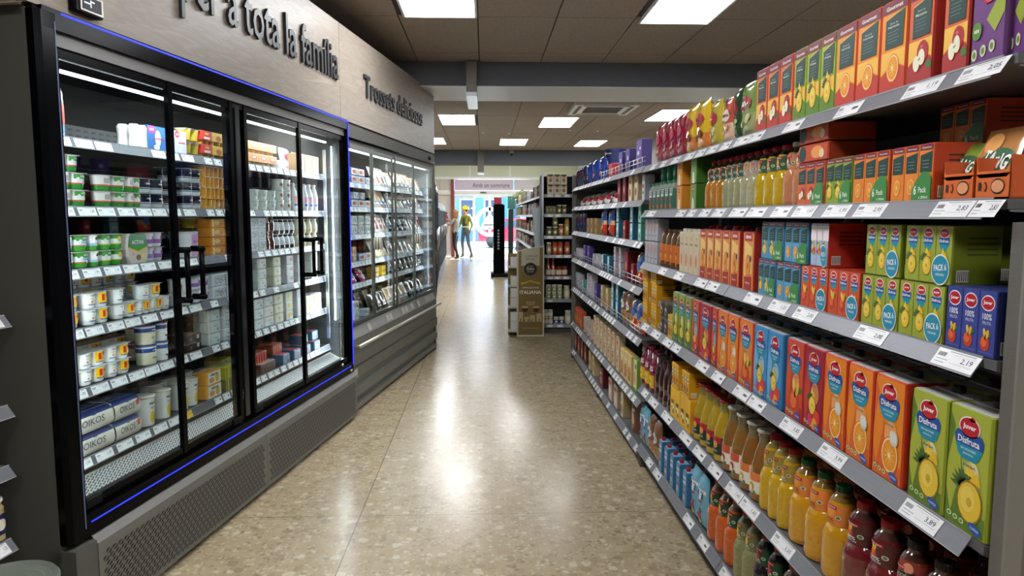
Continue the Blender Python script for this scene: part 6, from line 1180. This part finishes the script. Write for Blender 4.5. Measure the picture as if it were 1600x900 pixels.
# ------------------------------------------------------------------ black drinks cabinet and teal sign
t = tag(empty('display_fridge', (.21, 17.0, 0)), 'tall narrow black display cabinet with red top sign', 'cabinet')
MB().cbox(0, .27, 0, .5, .09, 1.74, M_BLACK, .02).build('body', t); MB().box(-.06, .5, -.06, .55, 0, .09, M_BLK2).build('base', t); MB().box(.02, .2, .05, .45, 1.742, 1.9, 'b8203c').build('sign', t)
m = MB(); Art().text('8a9098', 'COLD DRINK' if False else 'CERVEZA', 0, 0, .5, .06, 1, .02, pi / 2).on(m, lambda u, v, o: (.12 + u, -.001 - o, .9 + v)); m.build('lettering', t)
t = tag(empty('end_panel_sign', (.56, 16.86, 0)), 'dark green end panel with teal top at the far shelving', 'panel')
MB().box(.0, .12, 0, .03, 0, 1.62, '2b3430').build('panel', t); MB().box(-.01, .17, -.005, .03, 1.625, 1.92, '4c8a7c').build('sign', t)
# plant on the far shelf
t = tag(empty('potted_plant', (.78, 15.9, 1.718)), 'small leafy plant on top of the far aisle shelving', 'plant')
MB().lathe([(.06, 0), (.08, .1)], '6a5a48', 14).build('pot', t); m = MB(); r = random.Random(5)
for k in range(70):
    a, b, l = r.uniform(0, 2 * pi), r.uniform(.2, 1.4), r.uniform(.1, .22); x, y, z = cos(a) * sin(b) * l, sin(a) * sin(b) * l, .1 + cos(b) * l
    m.add([(x, y, z), (x + .04, y + .01, z + .03), (x + .06, y, z - .01), (x + .02, y - .01, z - .03)], [(0, 1, 2, 3)], '5a6a2a' if k % 2 else '7a7a3a')
m.build('foliage', t)
# ------------------------------------------------------------------ wall refrigerators along the far left
def wallunit(name, lab, xa, ya, xb, yb, hgt, frame_c):
    a = math.atan2(yb - ya, xb - xa); L = sqrt((xb - xa) ** 2 + (yb - ya) ** 2); fr = Frame((xa, ya), a, 1)
    t = tag(empty(name, fr.w(0, 0), a), lab, 'refrigerator', 'wall refrigerators along the far left')
    MB().box(0, L, .6, .63, 0, hgt, M_CASE).box(0, .04, 0, .6, 0, hgt, mat('a8aaa4', .4)).box(L - .04, L, 0, .6, 0, hgt, M_CASE).box(0, L, .0, .6, hgt - .12, hgt, mat('c9ccc8', .5)).box(.04, L - .04, .0, .58, 0, .28, mat('7a7d7c', .4, .3)).build('casing', t)
    zs = [.42, .7, .98, 1.25, 1.5]
    for z in zs: shelf(t, .05, L - .05, .03, .5, z, rc=.012, rh=.05, tags=auto(.05, L - .05, .12, .1, int(z * 100), .6), rail=mat('c3ccd6', .3, .2), deck=M_SHELF)
    n = max(2, int(L / .75)); w = (L - .1) / n
    for i in range(n):
        x = .05 + i * w; d = MB(); d.box(x, x + .03, -.03, 0, .3, hgt - .13, frame_c).box(x + w - .03, x + w, -.03, 0, .3, hgt - .13, frame_c).box(x + .03, x + w - .03, -.03, 0, hgt - .17, hgt - .13, frame_c).box(x + .03, x + w - .03, -.03, 0, .3, .34, frame_c)
        d_ = d.build('door', t); MB().box(x + .03, x + w - .03, -.018, -.014, .34, hgt - .17, GLASS).build('glass_pane', d_); MB().tube([(x + w - .06, -.05, .95), (x + w - .06, -.05, 1.25)], .01, M_ALU).build('handle', d_)
    r = random.Random(int(L * 10))
    for zi, z in enumerate(zs):
        x = .12
        while x < L - .35:
            K_ = KINDS[r.choice(['whitebut', 'flat', 'kraft', 'checker', 'bluebutter', 'btub', 'wtub'])]; put(fr, '%s, %s shelf' % ('in nearer far-left refrigerator' if L < 6 and ya > 9 and ya < 15 else 'in farthest far-left refrigerator', ('lowest', 'second', 'third', 'fourth', 'highest')[zi]), K_, x + K_.w / 2, .06, z + .051); x += K_.w + r.uniform(.1, .45)
wallunit('wall_refrigerator', 'pale refrigerator with glass doors just beyond the grey chiller', -.675, 9.3, -.93, 14.0, 2.05, M_BLACK)
wallunit('wall_refrigerator', 'white refrigerator at far left near the two people', -.97, 15.0, -1.16, 21.2, 1.75, mat('55595c', .3, .6))
area_lamp('cabinet_led', (-.72, 11.6, 1.9), (radians(0), radians(30), radians(-3)), .1, 4, 18, (.95, .98, 1))
# ------------------------------------------------------------------ shop front
YF = 25.8
slab('trim_4', -3.1, 3.3, YF - .1, YF, 3.28, 3.4, mat('e8ece8', .5)); slab('trim_5', -3.1, 3.3, YF - .1, YF, 2.76, 2.86, mat('e8ece8', .5)); slab('trim_6', -3.1, 3.3, YF - .12, YF, 2.22, 2.38, mat('e6e3de', .5))
slab('wall_front', -3.1, -1.55, YF - .05, YF + .1, 0, 2.76, mat('cfc4bc', .7)); slab('wall_front', -1.55, -1.2, YF - .02, YF + .06, 0, 2.76, mat('d8cfc8', .6)); slab('wall_front', 1.6, 3.3, YF - .05, YF + .1, 0, 2.76, mat('bfb9b2', .7))
slab('trim_7', -1.20, -1.08, YF - .14, YF - .02, 0, 2.76, mat('8a4038', .6))
for x in (-1.0 - .0, .96): slab('trim_8', x - .08 if x > 0 else x + .45, x if x > 0 else x + .51, YF - .09, YF, 2.86, 3.28, mat('e8ece8', .5))
struct(MB().box(-3.1, 3.3, YF - .03, YF - .02, 2.86, 3.28, mat('d5d9c6', .4)).build('window_1'))
t = tag(empty('hanging_sign', (-1.06, YF - .16, 2.385)), 'pale lilac sign with grey lettering over the entrance doors', 'sign')
MB().box(0, 2.1, 0, .03, 0, .37, 'c9bcd0').build('board', t); MB().box(2.12, 2.75, 0, .03, 0, .37, 'cdc6d0').build('board', t)
m = MB(); Art().text('5a5560', 'Amb un somriure', 0, 0, 1.32, .16, 1, .01).on(m, lambda u, v, o: (1.3 + u, -.001 - o, .17 + v)); m.build('lettering', t)
t = tag(empty('door_sensor', (-.15, YF - .14, 2.28)), 'small dark sensor above the sliding doors', 'sensor'); MB().cbox(0, .22, -.03, .018, 0, .03, M_BLACK, .006).build('housing', t)
WF = mat('e4e8ea', .35)
def sdoor(n, a, b, y):
    m = MB()
    for p, q_, z0_, z1_ in ((a, a + .05, 0, 2.2), (b - .05, b, 0, 2.2), (a + .05, b - .05, 2.12, 2.2), (a + .05, b - .05, 0, .1)): m.box(p, q_, y, y + .04, z0_, z1_, WF)
    d_ = struct(m.build('door_%d' % n)); MB().box(a + .05, b - .05, y + .016, y + .022, .1, 2.12, GLASS).build('glass_pane', d_); return d_
sdoor(1, -1.08, -.38, YF - .06); sdoor(2, -.38, .55, YF - .01); sdoor(3, .55, 1.6, YF - .06)
# ring and fir-tree emblem on the door glass
m = MB(); N = 40; cx, cz, R0, R1 = .19, 1.25, .40, .53
for k in range(N):
    a, b = 2 * pi * k / N, 2 * pi * (k + 1) / N
    for ang in ((a, b),): m.add([(cx + r * cos(q_), -.0, cz + r * sin(q_)) for q_, r in ((a, R0), (b, R0), (b, R1), (a, R1))], [(0, 1, 2, 3)], FILM)
for tri in ([(-.3, -.13), (.3, -.13), (0, .34)], [(-.36, -.25), (.36, -.25), (.2, -.08), (-.2, -.08)], [(-.05, .3), (.05, .3), (.03, .95), (-.03, .95)], [(-.04, -.42), (.04, -.42), (.04, -.2), (-.04, -.2)]): m.add([(cx + x, 0, cz + z) for x, z in tri], [tuple(range(len(tri)))], FILM)
tag(m.build('door_emblem', None, (0, YF - .014, 0)), 'white ring and fir tree emblem on the door glass', 'emblem')
m = MB(); m.add([(x, 0, z) for x, z in ((-.1, .95), (.1, .95), (.14, 1.15), (.14, 1.4), (.07, 1.45), (.05, 1.52), (-.05, 1.52), (-.07, 1.45), (-.14, 1.4), (-.14, 1.15))], [tuple(range(10))], FILM); tag(m.build('door_sticker', None, (-.56, YF - .055, 0)), 'white bottle-shaped sticker on the left door glass', 'sticker')
t = tag(empty('fire_extinguisher', (-1.38, YF - .095, 1.05)), 'red object on the wall left of the doors', 'extinguisher'); MB().lathe([(.06, 0), (.07, .02), (.07, .4), (.03, .47), (.03, .5)], 'c22028', 14).build('body', t); MB().box(-.05, .05, -.01, .01, .5, .54, M_BLACK).build('valve', t)
# street
slab('floor', -12, 14, YF, 50, -.14, -.02, mat('a8a49a', .8))
def facade(lab, x0, x1, y, h, c, wc, n, rows, seed):
    t = tag(empty('building', (x0, y, -.02)), lab, 'building'); w = x1 - x0; MB().box(0, w, 0, 4, 0, h, c).build('wall', t); r = random.Random(seed)
    for j in range(rows):
        for i in range(n):
            a = (i + .2) * w / n; b = a + w / n * .6; f_ = MB().box(a, b, -.04, .0, .9 + j * 2.9, 2.5 + j * 2.9, 'd0d8e0').build('window', t); MB().box(a + .08, b - .08, -.05, -.041, .98 + j * 2.9, 2.42 + j * 2.9, wc).build('pane', f_)
facade('bluish building across the street seen through the doors', -6, 1.1, 42, 9, '3a64a8', '14283e', 5, 3, 1); facade('teal building across the street, right of the bluish one', 1.12, 8, 42.5, 9, '3a7a90', '183a4c', 5, 3, 2)
t = tag(empty('car', (1.7, 33, -.02)), 'red car in the street behind the door emblem', 'car')
m = MB(); prof = [(-2, .3), (-2, .75), (-1.4, .9), (-.8, 1.35), (.7, 1.4), (1.3, .95), (2.1, .8), (2.15, .3)]; n = len(prof)
m.add([(x, 0, z) for x, z in prof] + [(x, 1.6, z) for x, z in prof], [tuple(range(n)), tuple(range(2 * n - 1, n - 1, -1))] + [(i, n + i, n + (i + 1) % n, (i + 1) % n) for i in range(n)], '9c1c38|g'); m.build('body', t)
m = MB(); m.add([(x, -.006, z) for x, z in ((-1.1, .95), (-.7, 1.28), (.6, 1.32), (1.0, .97))], [(0, 1, 2, 3)], '1d3448'); m.build('side_window', t)
for x in (-1.3, 1.35):
    for y in (-.02, 1.45): w_ = MB(); w_.tube([(x, y, .32), (x, y + .17, .32)], .32, '18181a', 20); w_.build('wheel', t)
# ------------------------------------------------------------------ two people at the entrance
def skin_mesh(name, verts, edges, radii, cf, sub=2, root=0):
    me = bpy.data.meshes.new(name); me.from_pydata(verts, edges, []); o = bpy.data.objects.new(name, me); COL.objects.link(o)
    sk = o.modifiers.new('s', 'SKIN'); sk.use_smooth_shade = True
    for i, r in enumerate(radii): me.skin_vertices[0].data[i].radius = (r, r) if not isinstance(r, tuple) else r
    me.skin_vertices[0].data[root].use_root = True
    sb = o.modifiers.new('u', 'SUBSURF'); sb.levels = sub; sb.render_levels = sub
    dg = bpy.context.evaluated_depsgraph_get(); n = bpy.data.meshes.new_from_object(o.evaluated_get(dg)); bpy.data.objects.remove(o)
    mats = []; n.materials.clear()
    for p in n.polygons:
        c = mat(cf(p.center))
        if c not in mats: mats.append(c); n.materials.append(c)
        p.material_index = mats.index(c); p.use_smooth = True
    n.name = name; return n
def person(loc, rz, lab, s, pose, top, pants, hair, shoes, woman, helmet=False, vest=None):
    V = []; E = []; Rd = []
    def add(p, r, par=None): V.append(Vector(p) * s); Rd.append(r * s if not isinstance(r, tuple) else (r[0] * s, r[1] * s)); 
    def n(p, r, par=None):
        add(p, r)
        if par is not None: E.append((par, len(V) - 1))
        return len(V) - 1
    w = .9 if woman else 1
    pel = n((0, 0, .95), (.15 * w, .11)); wa = n((0, .0, 1.1), (.125 * w, .1), pel); ch = n((0, 0, 1.3), (.155 * w, .11), wa); sh = n((0, 0, 1.43), (.11 * w, .08), ch); nk = n((0, -.01, 1.5), .05, sh); hd0 = n((0, -.015, 1.56), .055, nk)
    hd = n((0, -.02, 1.63), (.075, .09), hd0); hdt = n((0, -.01, 1.71), (.065, .08), hd); nose = n((0, -.115, 1.62), .012, hd)
    hands = {}
    for sd, key in ((-1, 'L'), (1, 'R')):
        a = n((sd * .17 * w, 0, 1.42), .055, sh); el, wr = pose['arm' + key]; b = n(el, .042, a); c_ = n(wr, .027, b); dv = (Vector(wr) - Vector(el)).normalized(); side = Vector((sd * -.4, -.9, 0)).normalized()
        pm = n(Vector(wr) + dv * .06, (.032, .018), c_); hands[key] = pm
        for f_ in range(4): q_ = n(Vector(wr) + dv * .1 + side * (.012 * (f_ - 1.5)), .0085, pm); n(Vector(wr) + dv * (.135 + .01 * (1.5 - abs(f_ - 1.5))) + side * (.014 * (f_ - 1.5)) + Vector((-sd * .015, -.008, -.005)), .007, q_)
        th = n(Vector(wr) + dv * .045 + side * .035, .0095, pm); n(Vector(wr) + dv * .075 + side * .05, .008, th)
        h = n((sd * .09, 0, .88), .09 * (1.05 if woman else 1), pel); kn, an = pose['leg' + key]; k_ = n(kn, .06, h); cf_ = n((Vector(kn) * .6 + Vector(an) * .4) + Vector((0, .012, 0)), .052, k_); a_ = n(an, .036, cf_); n(Vector(an) + Vector((0, .03, -.03)), .032, a_); n(Vector(an) + Vector((0, -.13, -.045)), .032, a_)
    def cf(c):
        z = c.z / s; 
        if z < .1: return shoes
        if z < .98: return pants
        if z < 1.475 or abs(c.x / s) > .1 and z < 1.7:
            for k in 'LR':
                if (Vector(c) / s - Vector(pose['arm' + k][1])).length < .14 + .0: 
                    dv = (Vector(pose['arm' + k][1]) - Vector(pose['arm' + k][0])).normalized()
                    if (Vector(c) / s - Vector(pose['arm' + k][1])).dot(dv) > -.01: return 'c99a80'
            return top
        return 'c99a80'
    o = bpy.data.objects.new('person', skin_mesh('body', [tuple(v) for v in V], E, Rd, cf)); COL.objects.link(o); o.location = loc; o.rotation_euler = (0, 0, rz); tag(o, lab, 'person', None)
    f_ = MB()
    for sd in (-1, 1): f_.sphere((sd * .03 * s, -.1 * s, 1.645 * s), .011 * s, .006 * s, .007 * s, '2a2420', 8, 5).sphere((sd * .082 * s, -.005 * s, 1.63 * s), .01 * s, .018 * s, .028 * s, 'c99a80', 8, 6)
    f_.sphere((0, -.103 * s, 1.585 * s), .022 * s, .006 * s, .006 * s, 'a86a5a', 8, 5); f_.build('face_details', o)
    h = MB()
    if woman: h.sphere((0, .015 * s, 1.68 * s), .098 * s, .108 * s, .1 * s, hair, 16, 10); h.sphere((0, .055 * s, 1.56 * s), .1 * s, .06 * s, .16 * s, hair, 14, 10); h.sphere((-.08 * s, .01 * s, 1.58 * s), .03 * s, .06 * s, .13 * s, hair, 10, 8).sphere((.08 * s, .01 * s, 1.58 * s), .03 * s, .06 * s, .13 * s, hair, 10, 8)
    else: h.sphere((0, .02 * s, 1.66 * s), .09 * s, .1 * s, .09 * s, hair, 14, 8)
    h.build('hair', o)
    if helmet: hm = MB(); hm.lathe([(.135 * s, 0), (.13 * s, .008 * s), (.122 * s, .015 * s), (.118 * s, .07 * s), (.085 * s, .12 * s), (.03 * s, .14 * s)], 'f2dc1e|g', 20, 0, 0, 1.68 * s, sy=1.12); hm.add([(-.07 * s, -.13 * s, 1.687 * s), (.07 * s, -.13 * s, 1.687 * s), (.05 * s, -.18 * s, 1.675 * s), (-.05 * s, -.18 * s, 1.675 * s)], [(0, 1, 2, 3)], 'f2dc1e|g'); hm.build('helmet', o)
    if vest:
        vm = skin_mesh('vest', [tuple(Vector(p) * s) for p in ((0, 0, .93), (0, 0, 1.1), (0, 0, 1.3), (0, 0, 1.42), (-.15, 0, 1.42), (.15, 0, 1.42))], [(0, 1), (1, 2), (2, 3), (3, 4), (3, 5)], [(.165 * s, .125 * s), (.145 * s, .118 * s), (.17 * s, .125 * s), (.12 * s, .09 * s), .07 * s, .07 * s], lambda c: 'c9cfc4' if 1.06 < c.z / s < 1.1 else ('3c423c' if abs(c.x / s) < .085 else vest))
        v_ = bpy.data.objects.new('vest', vm); COL.objects.link(v_); v_.parent = o
    return o
person((-.98, 24.15, 0), radians(250), 'blonde woman in pale sweater and black trousers, arm reaching out', .945, dict(armL=((-.24, -.18, 1.28), (-.2, -.42, 1.42)), armR=((.25, -.12, 1.22), (.14, -.38, 1.36)), legL=((-.09, -.05, .5), (-.08, .03, .075)), legR=((.09, -.02, .5), (.1, .14, .075))), '8f837a', '17171a', '94703f', '6a4a38', True)
person((-.66, 24.95, 0), radians(-38), 'person in yellow helmet and yellow vest standing in jeans', 1.0, dict(armL=((-.25, .02, 1.15), (-.26, -.16, .95)), armR=((.27, .02, 1.16), (.3, -.12, .94)), legL=((-.12, -.04, .5), (-.16, .04, .075)), legR=((.14, -.02, .5), (.2, .1, .075))), '84852a', '566270', '2a2018', '6a5444', False, True, '8c8e1c')
name_all()
